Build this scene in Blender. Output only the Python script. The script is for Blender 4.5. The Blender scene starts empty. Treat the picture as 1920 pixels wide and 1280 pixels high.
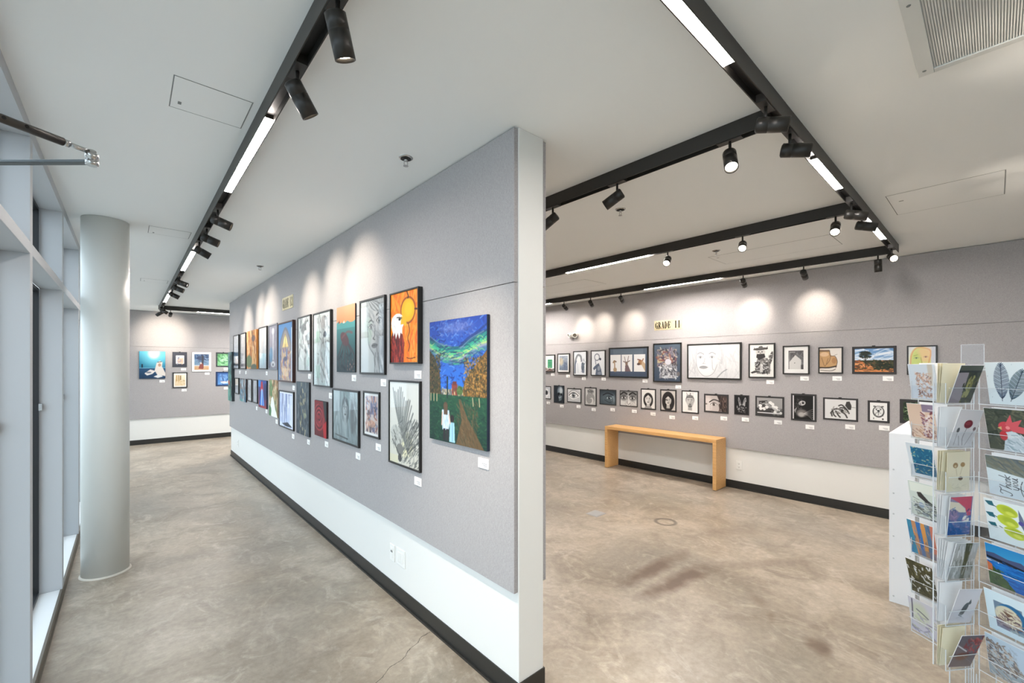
import bpy, bmesh, math, random
import numpy as np
from mathutils import Vector, Matrix

PI = math.pi
SC = bpy.context.scene
COL = SC.collection

# ------------------------------------------------------------------ camera, world, exposure
cam_d = bpy.data.cameras.new('camera')
cam = bpy.data.objects.new('camera', cam_d)
COL.objects.link(cam)
cam.location = (0, 0, 1.6)
cam.rotation_euler = (PI / 2, 0, -math.radians(41.70))
cam_d.sensor_width = 36
cam_d.lens = 808 / 1920 * 36
cam_d.shift_y = 46 / 1920
cam_d.clip_start = 0.02
SC.camera = cam

SC.view_settings.view_transform = 'Standard'
SC.view_settings.look = 'None'
SC.view_settings.gamma = 1
SC.view_settings.use_curve_mapping = False
SC.view_settings.exposure = 0.74
SC.cycles.transparent_max_bounces = 20
SC.cycles.max_bounces = 7
SC.cycles.glossy_bounces = 3
SC.cycles.adaptive_threshold = 0.06

world = bpy.data.worlds.new('world')
SC.world = world
world.use_nodes = True
bg = world.node_tree.nodes['Background']
bg.inputs[0].default_value = (0.79, 0.885, 1.0, 1)
bg.inputs[1].default_value = 1.95

LED_STRENGTH = 205.0      # main room circuits
LED_CORRIDOR = 70.0       # the window corridor circuit runs dimmed by day
SPOT_WATTS = 75.0

H = 2.73            # ceiling height
XP = 1.38           # corridor face of the free-standing partition
XPF = 1.355         # face of its fabric panels
XR = 5.95           # long right wall
XRF = 5.925
YE = 11.57          # end wall
YEF = 11.545
YB = -3.6           # wall behind the camera
XW = -0.34          # inner line of the window mullions
PY0, PY1 = 1.50, 9.12   # partition run

# ------------------------------------------------------------------ helpers
def lin(c):
    c = np.asarray(c, dtype=float) / 255.0
    return np.where(c <= 0.04045, c / 12.92, ((c + 0.055) / 1.055) ** 2.4)

def L4(c):
    r = lin(c)
    return (float(r[0]), float(r[1]), float(r[2]), 1)

def mat(name, col, rough=0.5, metal=0.0, spec=0.5):
    m = bpy.data.materials.new(name)
    m.use_nodes = True
    b = m.node_tree.nodes['Principled BSDF']
    b.inputs['Base Color'].default_value = L4(col)
    b.inputs['Roughness'].default_value = rough
    b.inputs['Metallic'].default_value = metal
    b.inputs['Specular IOR Level'].default_value = spec
    return m

def add_noise(m, scale, amt, col2, detail=4, bump=0.0, stretch=(1, 1, 1), lo=0.35, hi=0.65):
    """mottle the base colour between its own and col2 with an object-space noise"""
    nt = m.node_tree; b = nt.nodes['Principled BSDF']
    c1 = tuple(b.inputs['Base Color'].default_value)
    tc = nt.nodes.new('ShaderNodeTexCoord'); mp = nt.nodes.new('ShaderNodeMapping')
    mp.inputs['Scale'].default_value = stretch
    nz = nt.nodes.new('ShaderNodeTexNoise'); nz.inputs['Scale'].default_value = scale; nz.inputs['Detail'].default_value = detail
    rp = nt.nodes.new('ShaderNodeValToRGB')
    rp.color_ramp.elements[0].position = lo; rp.color_ramp.elements[0].color = c1
    c2 = L4(col2); c2 = tuple(c1[i] + (c2[i] - c1[i]) * amt for i in range(3)) + (1,)
    rp.color_ramp.elements[1].position = hi; rp.color_ramp.elements[1].color = c2
    nt.links.new(tc.outputs['Object'], mp.inputs[0]); nt.links.new(mp.outputs[0], nz.inputs['Vector'])
    nt.links.new(nz.outputs[0], rp.inputs[0]); nt.links.new(rp.outputs[0], b.inputs['Base Color'])
    if bump:
        bp = nt.nodes.new('ShaderNodeBump'); bp.inputs['Strength'].default_value = bump; bp.inputs['Distance'].default_value = 0.002
        nt.links.new(nz.outputs[0], bp.inputs['Height']); nt.links.new(bp.outputs[0], b.inputs['Normal'])
    return m

def clear_mat(name, tint, refl=1.0, base_mix=0.02):
    """thin clear sheet: lets light straight through, mirrors a little by angle"""
    m = bpy.data.materials.new(name); m.use_nodes = True
    nt = m.node_tree
    for n in list(nt.nodes): nt.nodes.remove(n)
    out = nt.nodes.new('ShaderNodeOutputMaterial')
    tr = nt.nodes.new('ShaderNodeBsdfTransparent'); tr.inputs[0].default_value = L4(tint)
    gl = nt.nodes.new('ShaderNodeBsdfGlossy'); gl.inputs['Roughness'].default_value = 0.03
    fr = nt.nodes.new('ShaderNodeLayerWeight'); fr.inputs[0].default_value = 0.5
    pw = nt.nodes.new('ShaderNodeMath'); pw.operation = 'POWER'; pw.inputs[1].default_value = 5.0
    ml = nt.nodes.new('ShaderNodeMath'); ml.operation = 'MULTIPLY_ADD'
    ml.inputs[1].default_value = refl; ml.inputs[2].default_value = base_mix
    nt.links.new(fr.outputs['Facing'], pw.inputs[0])
    mx = nt.nodes.new('ShaderNodeMixShader')
    nt.links.new(pw.outputs[0], ml.inputs[0]); nt.links.new(ml.outputs[0], mx.inputs[0])
    nt.links.new(tr.outputs[0], mx.inputs[1]); nt.links.new(gl.outputs[0], mx.inputs[2])
    nt.links.new(mx.outputs[0], out.inputs[0])
    return m

def emit_mat(name, col, strength):
    m = bpy.data.materials.new(name); m.use_nodes = True
    b = m.node_tree.nodes['Principled BSDF']
    b.inputs['Base Color'].default_value = L4((235, 232, 228))
    b.inputs['Emission Color'].default_value = L4(col)
    b.inputs['Emission Strength'].default_value = strength
    return m

def box(bm, x0, x1, y0, y1, z0, z1, mi=0):
    v = [bm.verts.new(p) for p in ((x0, y0, z0), (x1, y0, z0), (x1, y1, z0), (x0, y1, z0), (x0, y0, z1), (x1, y0, z1), (x1, y1, z1), (x0, y1, z1))]
    for f in ((0, 3, 2, 1), (4, 5, 6, 7), (0, 1, 5, 4), (1, 2, 6, 5), (2, 3, 7, 6), (3, 0, 4, 7)):
        bm.faces.new([v[i] for i in f]).material_index = mi

def obox(bm, c, ax, ay, az, sx, sy, sz, mi=0):
    c = Vector(c); ax = Vector(ax); ay = Vector(ay); az = Vector(az)
    v = []
    for k in (-.5, .5):
        for i, j in ((-.5, -.5), (.5, -.5), (.5, .5), (-.5, .5)):
            v.append(bm.verts.new(c + ax * sx * i + ay * sy * j + az * sz * k))
    for f in ((0, 3, 2, 1), (4, 5, 6, 7), (0, 1, 5, 4), (1, 2, 6, 5), (2, 3, 7, 6), (3, 0, 4, 7)):
        bm.faces.new([v[i] for i in f]).material_index = mi

def lathe(bm, base, axis, prof, n=24, mi=0, caps=True):
    """prof: list of (distance along axis, radius)"""
    base = Vector(base); a = Vector(axis).normalized()
    u = a.orthogonal().normalized(); w = a.cross(u)
    rings = []
    for d, r in prof:
        rings.append([bm.verts.new(base + a * d + (u * math.cos(2 * PI * k / n) + w * math.sin(2 * PI * k / n)) * r) for k in range(n)])
    for q in range(len(rings) - 1):
        for k in range(n):
            f = bm.faces.new((rings[q][k], rings[q][(k + 1) % n], rings[q + 1][(k + 1) % n], rings[q + 1][k]))
            f.material_index = mi; f.smooth = True
    if caps:
        bm.faces.new(list(reversed(rings[0]))).material_index = mi
        bm.faces.new(rings[-1]).material_index = mi

def obj(name, bm, mats, parent=None, bevel=0.0, loc=None):
    me = bpy.data.meshes.new(name)
    bmesh.ops.recalc_face_normals(bm, faces=bm.faces)
    bm.to_mesh(me); bm.free()
    for m in (mats if isinstance(mats, (list, tuple)) else [mats]): me.materials.append(m)
    o = bpy.data.objects.new(name, me); COL.objects.link(o)
    if parent: o.parent = parent
    if loc: o.location = loc
    if bevel:
        md = o.modifiers.new('bevel', 'BEVEL'); md.width = bevel; md.segments = 2; md.limit_method = 'ANGLE'
    return o

def part(name, mats, parent, *boxes, bevel=0.0):
    bm = bmesh.new()
    for b in boxes: box(bm, *b)
    return obj(name, bm, mats, parent, bevel)

def thing(name, label, cat, loc=(0, 0, 0), rot=(0, 0, 0), group=None):
    o = bpy.data.objects.new(name, None); COL.objects.link(o)
    o.empty_display_size = 0.05
    o.location = loc; o.rotation_euler = rot
    tag(o, label, cat, group)
    return o

def tag(o, label, cat, group=None):
    o['label'] = label; o['category'] = cat
    if group: o['group'] = group
    return o

def struct(o, label=None):
    o['kind'] = 'structure'
    if label: o['label'] = label
    return o

def sempty(name, label=None):
    o = bpy.data.objects.new(name, None); COL.objects.link(o)
    return struct(o, label)

ORD = ['first', 'second', 'third', 'fourth', 'fifth', 'sixth', 'seventh', 'eighth', 'ninth', 'tenth', 'eleventh', 'twelfth']

# ------------------------------------------------------------------ materials
M = {}
M['ceiling'] = mat('ceiling_paint', (238, 240, 239), 0.75)
M['white_wall'] = mat('wall_paint', (228, 228, 224), 0.6)
M['white_frame'] = mat('window_frame_paint', (182, 186, 190), 0.6)
M['sill'] = mat('sill_white', (226, 230, 232), 0.35)
M['gasket'] = mat('dark_window_frame', (28, 30, 33), 0.4)
M['sill_edge'] = mat('bronze_sill_edge', (112, 106, 96), 0.45, 0.4)
M['base'] = mat('black_rubber_base', (38, 38, 36), 0.42)
M['glass'] = clear_mat('window_glass', (246, 250, 250), 0.8, 0.03)
M['pic_glass'] = clear_mat('picture_glass', (254, 254, 254), 0.6, 0.02)
M['acrylic'] = clear_mat('clear_acrylic', (252, 253, 254), 0.6, 0.025)
M['acrylic_edge'] = mat('acrylic_cut_edge', (214, 220, 224), 0.2)
M['column'] = mat('column_paint', (226, 227, 222), 0.35)
M['track'] = mat('black_anodised_track', (48, 46, 43), 0.42, 0.15)
M['track_in'] = mat('track_inside', (14, 13, 13), 0.5)
M['spot'] = mat('black_spot_housing', (40, 38, 35), 0.38, 0.2)
M['spot_ring'] = mat('spot_joint', (20, 20, 20), 0.5)
M['lens'] = emit_mat('lit_lens', (255, 238, 215), 16.0)
M['led'] = emit_mat('led_diffuser', (255, 246, 239), LED_STRENGTH)
M['led_dim'] = emit_mat('led_diffuser_dimmed', (255, 244, 236), LED_CORRIDOR)
M['oak'] = mat('light_oak', (203, 160, 105), 0.45)
M['plastic_white'] = mat('white_plastic', (236, 236, 232), 0.4)
M['slot'] = mat('socket_slot', (30, 30, 30), 0.6)
M['chrome'] = mat('chrome', (190, 190, 188), 0.22, 1.0)
M['dark_metal'] = mat('dark_bronze_metal', (72, 68, 64), 0.4, 0.6)
M['bar_metal'] = mat('closer_bar_grey', (92, 98, 100), 0.4, 0.5)
M['hole'] = mat('drilled_hole', (12, 10, 8), 0.8)
M['black_frame'] = mat('black_picture_frame', (30, 29, 28), 0.4)
M['brown_frame'] = mat('mahogany_frame_edge', (66, 40, 34), 0.45)
M['silver_frame'] = mat('pewter_frame', (118, 120, 126), 0.4, 0.3)
M['white_pframe'] = mat('white_picture_frame', (236, 236, 234), 0.5)
M['board'] = mat('black_mount_board', (48, 47, 48), 0.7)
M['navy_board'] = mat('navy_mount_board', (40, 52, 78), 0.7)
M['mat_white'] = mat('white_mat_board', (232, 232, 230), 0.8)
M['canvas_back'] = mat('canvas_side', (200, 196, 188), 0.8)
M['caption'] = mat('caption_card', (244, 244, 242), 0.6)
M['ink'] = mat('grey_ink', (150, 150, 152), 0.8)
M['paper'] = mat('white_card_paper', (238, 239, 240), 0.6)
M['cream_paper'] = mat('cream_card_paper', (232, 224, 196), 0.6)
M['grille'] = mat('grille_white', (214, 216, 213), 0.45)
M['grille_in'] = mat('grille_dark_inside', (196, 199, 198), 0.8)
M['gap'] = mat('panel_gap', (128, 131, 130), 0.8)
M['floor_plate'] = mat('brushed_plate', (176, 178, 178), 0.4, 0.5)
M['screw'] = mat('screw_cap', (196, 200, 204), 0.4)
M['case_white'] = mat('white_laminate', (232, 235, 238), 0.4)
M['ground'] = mat('outdoor_paving', (176, 174, 168), 0.9)
M['caulk'] = mat('column_caulk', (214, 208, 196), 0.7)

def oak_grain(m):
    nt = m.node_tree; b = nt.nodes['Principled BSDF']
    tc = nt.nodes.new('ShaderNodeTexCoord'); mp = nt.nodes.new('ShaderNodeMapping'); mp.inputs['Scale'].default_value = (26, 1.2, 26)
    nz = nt.nodes.new('ShaderNodeTexNoise'); nz.inputs['Scale'].default_value = 3; nz.inputs['Detail'].default_value = 5
    rp = nt.nodes.new('ShaderNodeValToRGB')
    rp.color_ramp.elements[0].position = .3; rp.color_ramp.elements[0].color = L4((202, 152, 92))
    rp.color_ramp.elements[1].position = .7; rp.color_ramp.elements[1].color = L4((228, 184, 124))
    nt.links.new(tc.outputs['Object'], mp.inputs[0]); nt.links.new(mp.outputs[0], nz.inputs['Vector'])
    nt.links.new(nz.outputs[0], rp.inputs[0]); nt.links.new(rp.outputs[0], b.inputs['Base Color'])
oak_grain(M['oak'])

def fabric(name, c1, c2):
    """woven acoustic cloth: crossed stretched noises"""
    m = mat(name, c1, 0.95, 0, 0.15); nt = m.node_tree; b = nt.nodes['Principled BSDF']
    tc = nt.nodes.new('ShaderNodeTexCoord')
    outs = []
    for st in ((90, 90, 700), (700, 700, 90)):
        mp = nt.nodes.new('ShaderNodeMapping'); mp.inputs['Scale'].default_value = st
        nz = nt.nodes.new('ShaderNodeTexNoise'); nz.inputs['Scale'].default_value = 1.0; nz.inputs['Detail'].default_value = 2
        nt.links.new(tc.outputs['Object'], mp.inputs[0]); nt.links.new(mp.outputs[0], nz.inputs['Vector']); outs.append(nz)
    ad = nt.nodes.new('ShaderNodeMath'); ad.operation = 'ADD'
    nt.links.new(outs[0].outputs[0], ad.inputs[0]); nt.links.new(outs[1].outputs[0], ad.inputs[1])
    hv = nt.nodes.new('ShaderNodeMath'); hv.operation = 'MULTIPLY'; hv.inputs[1].default_value = 0.5
    nt.links.new(ad.outputs[0], hv.inputs[0])
    rp = nt.nodes.new('ShaderNodeValToRGB')
    rp.color_ramp.elements[0].position = .36; rp.color_ramp.elements[0].color = L4(c1)
    rp.color_ramp.elements[1].position = .64; rp.color_ramp.elements[1].color = L4(c2)
    nt.links.new(hv.outputs[0], rp.inputs[0]); nt.links.new(rp.outputs[0], b.inputs['Base Color'])
    bp = nt.nodes.new('ShaderNodeBump'); bp.inputs['Strength'].default_value = 0.25; bp.inputs['Distance'].default_value = 0.001
    nt.links.new(hv.outputs[0], bp.inputs['Height']); nt.links.new(bp.outputs[0], b.inputs['Normal'])
    return m
M['fabric'] = fabric('grey_acoustic_fabric', (153, 150, 150), (179, 176, 176))

def concrete():
    m = mat('polished_concrete', (170, 156, 138), 0.3, 0, 0.5); nt = m.node_tree; b = nt.nodes['Principled BSDF']
    N = nt.nodes.new; K = nt.links.new
    tc = N('ShaderNodeTexCoord')
    def noise(scale, detail, stretch=(1, 1, 1), rough=.55, dist=0.0, rz=0.0):
        mp = N('ShaderNodeMapping'); mp.inputs['Scale'].default_value = stretch; mp.inputs['Rotation'].default_value = (0, 0, rz)
        nz = N('ShaderNodeTexNoise'); nz.inputs['Scale'].default_value = scale; nz.inputs['Detail'].default_value = detail
        nz.inputs['Roughness'].default_value = rough; nz.inputs['Distortion'].default_value = dist
        K(tc.outputs['Object'], mp.inputs[0]); K(mp.outputs[0], nz.inputs['Vector']); return nz.outputs[0]
    def ramp(src, stops):
        rp = N('ShaderNodeValToRGB'); cr = rp.color_ramp
        while len(cr.elements) < len(stops): cr.elements.new(.5)
        for e, (p, c) in zip(cr.elements, stops): e.position = p; e.color = L4(c) if len(c) == 3 else c
        K(src, rp.inputs[0]); return rp.outputs[0]
    def mix(a, bb, fac, mode='MIX'):
        mx = N('ShaderNodeMixRGB'); mx.blend_type = mode
        for i, s in ((1, a), (2, bb)):
            if isinstance(s, tuple): mx.inputs[i].default_value = L4(s)
            else: K(s, mx.inputs[i])
        if isinstance(fac, float): mx.inputs[0].default_value = fac
        else: K(fac, mx.inputs[0])
        return mx.outputs[0]
    base = ramp(noise(0.9, 5, rough=.6, dist=.6), [(.32, (146, 137, 122)), (.5, (172, 160, 143)), (.68, (194, 182, 165))])
    tan = ramp(noise(.7, 3, dist=1.0, rz=.6), [(.5, (0, 0, 0)), (.72, (120, 120, 120))])
    base = mix(base, (184, 156, 120), tan)
    cloud = ramp(noise(2.4, 5, rough=.68, dist=1.1, rz=.5), [(.44, (0, 0, 0, 1)), (.68, (.62, .62, .62, 1))])
    base = mix(base, (122, 108, 92), cloud)
    pale = ramp(noise(3.3, 5, (1.5, 1, 1), .7, 1.8, -.5), [(.52, (0, 0, 0, 1)), (.72, (.55, .55, .55, 1))])
    base = mix(base, (212, 202, 187), pale)
    grey = ramp(noise(.55, 4, dist=.5, rz=1.2), [(.48, (0, 0, 0, 1)), (.7, (.45, .45, .45, 1))])
    base = mix(base, (146, 141, 134), grey)
    fine = ramp(noise(26, 3, rough=.7), [(.3, (205, 205, 205)), (.7, (255, 255, 255))])
    base = mix(base, fine, 0.6, 'MULTIPLY')
    # stains with a shape of their own: (cx, cy, half length, half width, angle, amount)
    warp = noise(6, 4)
    for cx, cy, rl, rw, an, am in ((3.12, 1.80, .60, .10, -.05, .85), (3.08, 1.575, .60, .115, -.10, .88), (2.95, .68, .11, .08, .3, .7),
                                   (3.24, 1.10, .16, .07, .8, .4), (3.85, 1.25, .5, .10, -.6, .35), (4.3, 1.75, .45, .14, -.5, .3), (3.05, .95, .12, .03, .3, .4)):
        mp = N('ShaderNodeMapping'); mp.vector_type = 'TEXTURE'
        mp.inputs['Location'].default_value = (cx, cy, 0); mp.inputs['Rotation'].default_value = (0, 0, an); mp.inputs['Scale'].default_value = (rl, rw, 1)
        K(tc.outputs['Object'], mp.inputs[0])
        ln = N('ShaderNodeVectorMath'); ln.operation = 'LENGTH'; K(mp.outputs[0], ln.inputs[0])
        ad = N('ShaderNodeMath'); ad.operation = 'MULTIPLY_ADD'; ad.inputs[1].default_value = 1.5; K(warp, ad.inputs[0]); K(ln.outputs['Value'], ad.inputs[2])
        fc = ramp(ad.outputs[0], [(.0, (am, am, am, 1)), (1.0, (0, 0, 0, 1))])
        sb = N('ShaderNodeMath'); sb.operation = 'SUBTRACT'; sb.inputs[1].default_value = .75; K(ad.outputs[0], sb.inputs[0])
        fc.node.color_ramp.elements[0].position = .25; fc.node.color_ramp.elements[1].position = 1.0
        nt.links.remove(fc.node.inputs[0].links[0]); K(sb.outputs[0], fc.node.inputs[0])
        base = mix(base, (96, 76, 60), fc)
    # worn ring left by an old fixing
    mp = N('ShaderNodeMapping'); mp.vector_type = 'TEXTURE'; mp.inputs['Location'].default_value = (4.123, 2.256, 0); K(tc.outputs['Object'], mp.inputs[0])
    ln = N('ShaderNodeVectorMath'); ln.operation = 'LENGTH'; K(mp.outputs[0], ln.inputs[0])
    fc = ramp(ln.outputs['Value'], [(.07, (0, 0, 0, 1)), (.088, (.75, .75, .75, 1)), (.105, (.7, .7, .7, 1)), (.122, (0, 0, 0, 1))])
    base = mix(base, (84, 78, 70), fc)
    # hairline crack running out from the partition
    mp = N('ShaderNodeMapping'); mp.vector_type = 'TEXTURE'; mp.inputs['Location'].default_value = (1.10, 2.16, 0); mp.inputs['Rotation'].default_value = (0, 0, .42)
    wv = N('ShaderNodeTexNoise'); wv.inputs['Scale'].default_value = 9; wv.inputs['Detail'].default_value = 5
    K(tc.outputs['Object'], wv.inputs['Vector']); K(tc.outputs['Object'], mp.inputs[0])
    sp = N('ShaderNodeSeparateXYZ'); K(mp.outputs[0], sp.inputs[0])
    wob = N('ShaderNodeMath'); wob.operation = 'MULTIPLY_ADD'; wob.inputs[1].default_value = .07; wob.inputs[2].default_value = -.035; K(wv.outputs[0], wob.inputs[0])
    dy = N('ShaderNodeMath'); dy.operation = 'ADD'; K(sp.outputs[1], dy.inputs[0]); K(wob.outputs[0], dy.inputs[1])
    ab = N('ShaderNodeMath'); ab.operation = 'ABSOLUTE'; K(dy.outputs[0], ab.inputs[0])
    ax = N('ShaderNodeMath'); ax.operation = 'ABSOLUTE'; K(sp.outputs[0], ax.inputs[0])
    l1 = N('ShaderNodeMath'); l1.operation = 'LESS_THAN'; l1.inputs[1].default_value = .0022; K(ab.outputs[0], l1.inputs[0])
    l2 = N('ShaderNodeMath'); l2.operation = 'LESS_THAN'; l2.inputs[1].default_value = .28; K(ax.outputs[0], l2.inputs[0])
    cr = N('ShaderNodeMath'); cr.operation = 'MULTIPLY'; K(l1.outputs[0], cr.inputs[0]); K(l2.outputs[0], cr.inputs[1])
    base = mix(base, (90, 82, 72), cr.outputs[0])
    K(base, b.inputs['Base Color'])
    b.inputs['Roughness'].default_value = 0.33
    return m
M['concrete'] = concrete()

def print_mat(name, rough):
    m = mat(name, (200, 200, 200), rough, 0, 0.3); nt = m.node_tree
    at = nt.nodes.new('ShaderNodeAttribute'); at.attribute_name = 'paint'
    nt.links.new(at.outputs['Color'], nt.nodes['Principled BSDF'].inputs['Base Color'])
    return m
M['print'] = print_mat('painted_picture', 0.55)
M['print_gloss'] = print_mat('glossy_card_print', 0.3)

# ------------------------------------------------------------------ the room
o = struct(part('floor', M['concrete'], None, (-0.56, XR + .1, YB - .1, YE + .1, -0.12, 0)), 'mottled polished concrete floor')
for gx0, gx1, gl in ((-9, -.62, 'pale paving outside the corridor windows'), (XR + .3, XR + 9, 'pale paving outside the added far right windows')):
    struct(part('ground', M['ground'], None, (gx0, gx1, YB - 5, YE + 5, -0.2, -0.1)), gl)
ceil = struct(part('ceiling', M['ceiling'], None, (-0.56, XR + .1, YB - .1, YE + .1, H, H + .15)), 'flat white ceiling')

def access_panel(x0, x1, y0, y1, latch):
    p = part('access_panel', M['ceiling'], ceil, (x0 + .004, x1 - .004, y0 + .004, y1 - .004, H - .0010, H + .001))
    part('panel_gap', M['gap'], p, (x0, x1, y0, y1, H - .0008, H + .001))
    lx, ly = latch
    part('latch', M['gap'], p, (lx - .006, lx + .006, ly - .012, ly + .012, H - .0018, H))
access_panel(.132, .402, 2.12, 2.39, (.165, 2.33))
access_panel(.125, .402, 4.53, 4.78, (.16, 4.74))
access_panel(.12, .40, 7.3, 7.56, (.16, 7.5))
access_panel(3.77, 4.30, -.04, .49, (3.95, .43))
access_panel(4.5, 4.95, .945, 1.99, (4.6, 1.93))
access_panel(4.44, 4.91, 3.56, 4.58, (4.55, 4.5))

# free-standing partition
wc = sempty('wall_center', 'white partition clad in grey fabric panels')
part('wall_core', M['white_wall'], wc, (XP, 1.545, PY0, PY1, 0, H), bevel=.003)
def panels(parent, x0, x1, y0, y1):
    for z0, z1 in ((.527, 1.994), (1.997, H - .006)):
        bm = bmesh.new(); box(bm, x0, x1, y0, y1, z0, z1)
        obj('fabric_panel', bm, M['fabric'], parent, bevel=.002)
panels(wc, XPF, XP, PY0 + .006, PY1 - .004)
panels(wc, 1.545, 1.57, PY0 + .006, PY1 - .004)
bb = sempty('baseboard_center', 'black rubber baseboard of the partition')
part('base_strip', M['base'], bb, (XP - .006, XP, PY0 - .006, PY1 + .006, 0, .10), (1.545, 1.551, PY0 - .006, PY1 + .006, 0, .10))
part('base_strip', M['base'], bb, (XP, 1.545, PY0 - .006, PY0, 0, .10), (XP, 1.545, PY1, PY1 + .006, 0, .10))
part('base_toe', M['base'], bb, (XP - .016, XP - .006, PY0 - .016, PY1 + .016, 0, .012), (XP - .006, 1.551, PY0 - .016, PY0 - .006, 0, .012))

# long right wall
wr = sempty('wall_right', 'long right wall, grey fabric above a white dado')
YG = 7.2            # beyond this, unseen windows are added to let in daylight
part('wall_core', M['white_wall'], wr, (XR, XR + .12, YB, YG, 0, H))
part('header', M['white_frame'], wr, (XR, XR + .12, YG, YE, H - .08, H))
part('sill', M['sill'], wr, (XR, XR + .12, YG, YE, 0, .05))
ys = [YB + .01, YG]
for a, b in zip(ys, ys[1:]): panels(wr, XRF, XR, a + .0008, b - .0008)
bb = sempty('baseboard_right', 'black rubber baseboard along the right wall')
part('base_strip', M['base'], bb, (XR - .006, XR, YB, YG, 0, .10))
part('base_toe', M['base'], bb, (XR - .016, XR - .006, YB, YG, 0, .012))

# end wall
we = sempty('wall_end', 'far end wall, grey fabric above a white dado')
part('wall_core', M['white_wall'], we, (-.56, XR, YE, YE + .12, 0, H))
for a, b in ((-.5, .02), (.022, 2.46), (2.462, XR - .03)):
    for z0, z1 in ((.527, 1.994), (1.997, H - .006)):
        bm = bmesh.new(); box(bm, a, b, YEF, YE, z0, z1); obj('fabric_panel', bm, M['fabric'], we, bevel=.002)
bb = sempty('baseboard_end', 'black rubber baseboard of the end wall')
part('base_strip', M['base'], bb, (-.34, XR - .006, YE - .006, YE, 0, .10))
struct(part('wall_back', M['white_wall'], None, (-.56, XR + .1, YB - .12, YB, 0, H)), 'plain white wall behind the camera')

# window wall: deep mullions, one transom, header and sill
wl = sempty('wall_left', 'glazed window wall with deep white mullions')
FY = [2.995 + 1.32 * k for k in range(-5, 7)]      # near faces of the mullions
FT = .065
XG = -.45
for y in FY: part('mullion', M['white_frame'], wl, (XG, XW, y, y + FT, .05, H - .06), bevel=.002)
seg = [YB] + FY + [YE]
for a, b in zip(seg, seg[1:]):
    a2 = a if a == YB else a + FT
    part('transom', M['white_frame'], wl, (XG, XW, a2, b, 2.125, 2.18), bevel=.002)
part('header', M['white_frame'], wl, (XG - .06, XW, YB, YE, H - .06, H - .0005))
part('sill', M['sill'], wl, (XG - .06, XW - .012, YB, YE, 0, .05))
part('sill_edge', M['sill_edge'], wl, (XW - .012, XW, YB, YE, 0, .052), (XW, XW + .008, YB, YE, 0, .006))
for i, (a, b) in enumerate(zip(seg, seg[1:])):
    a2 = a if a == YB else a + FT
    w = sempty('window_%d' % (i + 1), 'clear window bay with a slim dark frame')
    for z0, z1 in ((.05, 2.125), (2.18, H - .06)):
        x0, x1, t = XG - .04, XG, .022
        part('sash', M['gasket'], w, (x0, x1, a2, a2 + t, z0, z1), (x0, x1, b - t, b, z0, z1), (x0, x1, a2 + t, b - t, z0, z0 + t), (x0, x1, a2 + t, b - t, z1 - t, z1))
        part('pane', M['glass'], w, (x0 + .015, x0 + .019, a2 + t, b - t, z0 + t, z1 - t))
    if a > 1.5 and i < 9:
        part('latch', M['chrome'], w, (XG, XG + .016, b - .03, b - .008, 1.30, 1.345))

GB = [YG + (YE - YG) * k / 4 for k in range(5)]  # invented bays, hidden by the partition, that brighten the far end
for k, (a, b) in enumerate(zip(GB, GB[1:])):
    w = sempty('window_%d' % (len(seg) + k), 'unseen full-height window bay added in the far right wall for daylight')
    x0, x1, t = XR + .03, XR + .09, .03
    part('sash', M['gasket'], w, (x0, x1, a, a + t, .05, H - .08), (x0, x1, b - t, b, .05, H - .08), (x0, x1, a + t, b - t, .05, .05 + t), (x0, x1, a + t, b - t, H - .08 - t, H - .08))
    part('pane', M['glass'], w, (x0 + .028, x0 + .032, a + t, b - t, .05 + t, H - .08 - t))

# round column
cl = thing('round_column', 'round white column standing beside the windows', 'column', (-.13, 4.61, 0))
bm = bmesh.new(); lathe(bm, (0, 0, 0), (0, 0, 1), [(0, .14), (H - .001, .14)], 64); obj('shaft', bm, M['column'], cl)
bm = bmesh.new(); lathe(bm, (0, 0, 0), (0, 0, 1), [(0, .152), (.006, .150), (.011, .1402)], 64, caps=False); obj('caulk_ring', bm, M['caulk'], cl)

# ------------------------------------------------------------------ lighting tracks
TB = H - .075
TW = .046
def track(name_label, p0, p1):
    """a black U channel under the ceiling from p0 to p1 (x, y)"""
    t = thing('lighting_track', name_label, 'track', (0, 0, 0))
    h = TW / 2
    if abs(p0[0] - p1[0]) < 1e-6:
        x = p0[0]; a, b = sorted((p0[1], p1[1]))
        S = ((x - h, x - h + .004, a, b, TB, H - .0006), (x + h - .004, x + h, a, b, TB, H - .0006)); I = (x - h + .004, x + h - .004, a, b, TB + .03, H - .0006)
    else:
        y = p0[1]; a, b = sorted((p0[0], p1[0]))
        S = ((a, b, y - h, y - h + .004, TB, H - .0006), (a, b, y + h - .004, y + h, TB, H - .0006)); I = (a, b, y - h + .004, y + h - .004, TB + .03, H - .0006)
    for s in S: part('side_wall', M['track'], t, s)
    part('channel', M['track_in'], t, I)
    return t
LX, LY, FYT = .452, .622, 10.36
CX = (2.11, 3.72, 5.33)
track('long black lighting track down the window corridor', (LX, -1.5), (LX, FYT - .03))
track('black cross track near the far end wall', (LX - .03, FYT), (3.2, FYT))
track('long black track crossing the room above the card rack', (.6, LY), (CX[2] + TW / 2, LY))
for x, nm in zip(CX, ('black branch track nearest the partition', 'middle black branch track in the right-hand room', 'black branch track running beside the right wall')):
    track(nm, (x, LY + TW / 2), (x, 9.5))

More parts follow.
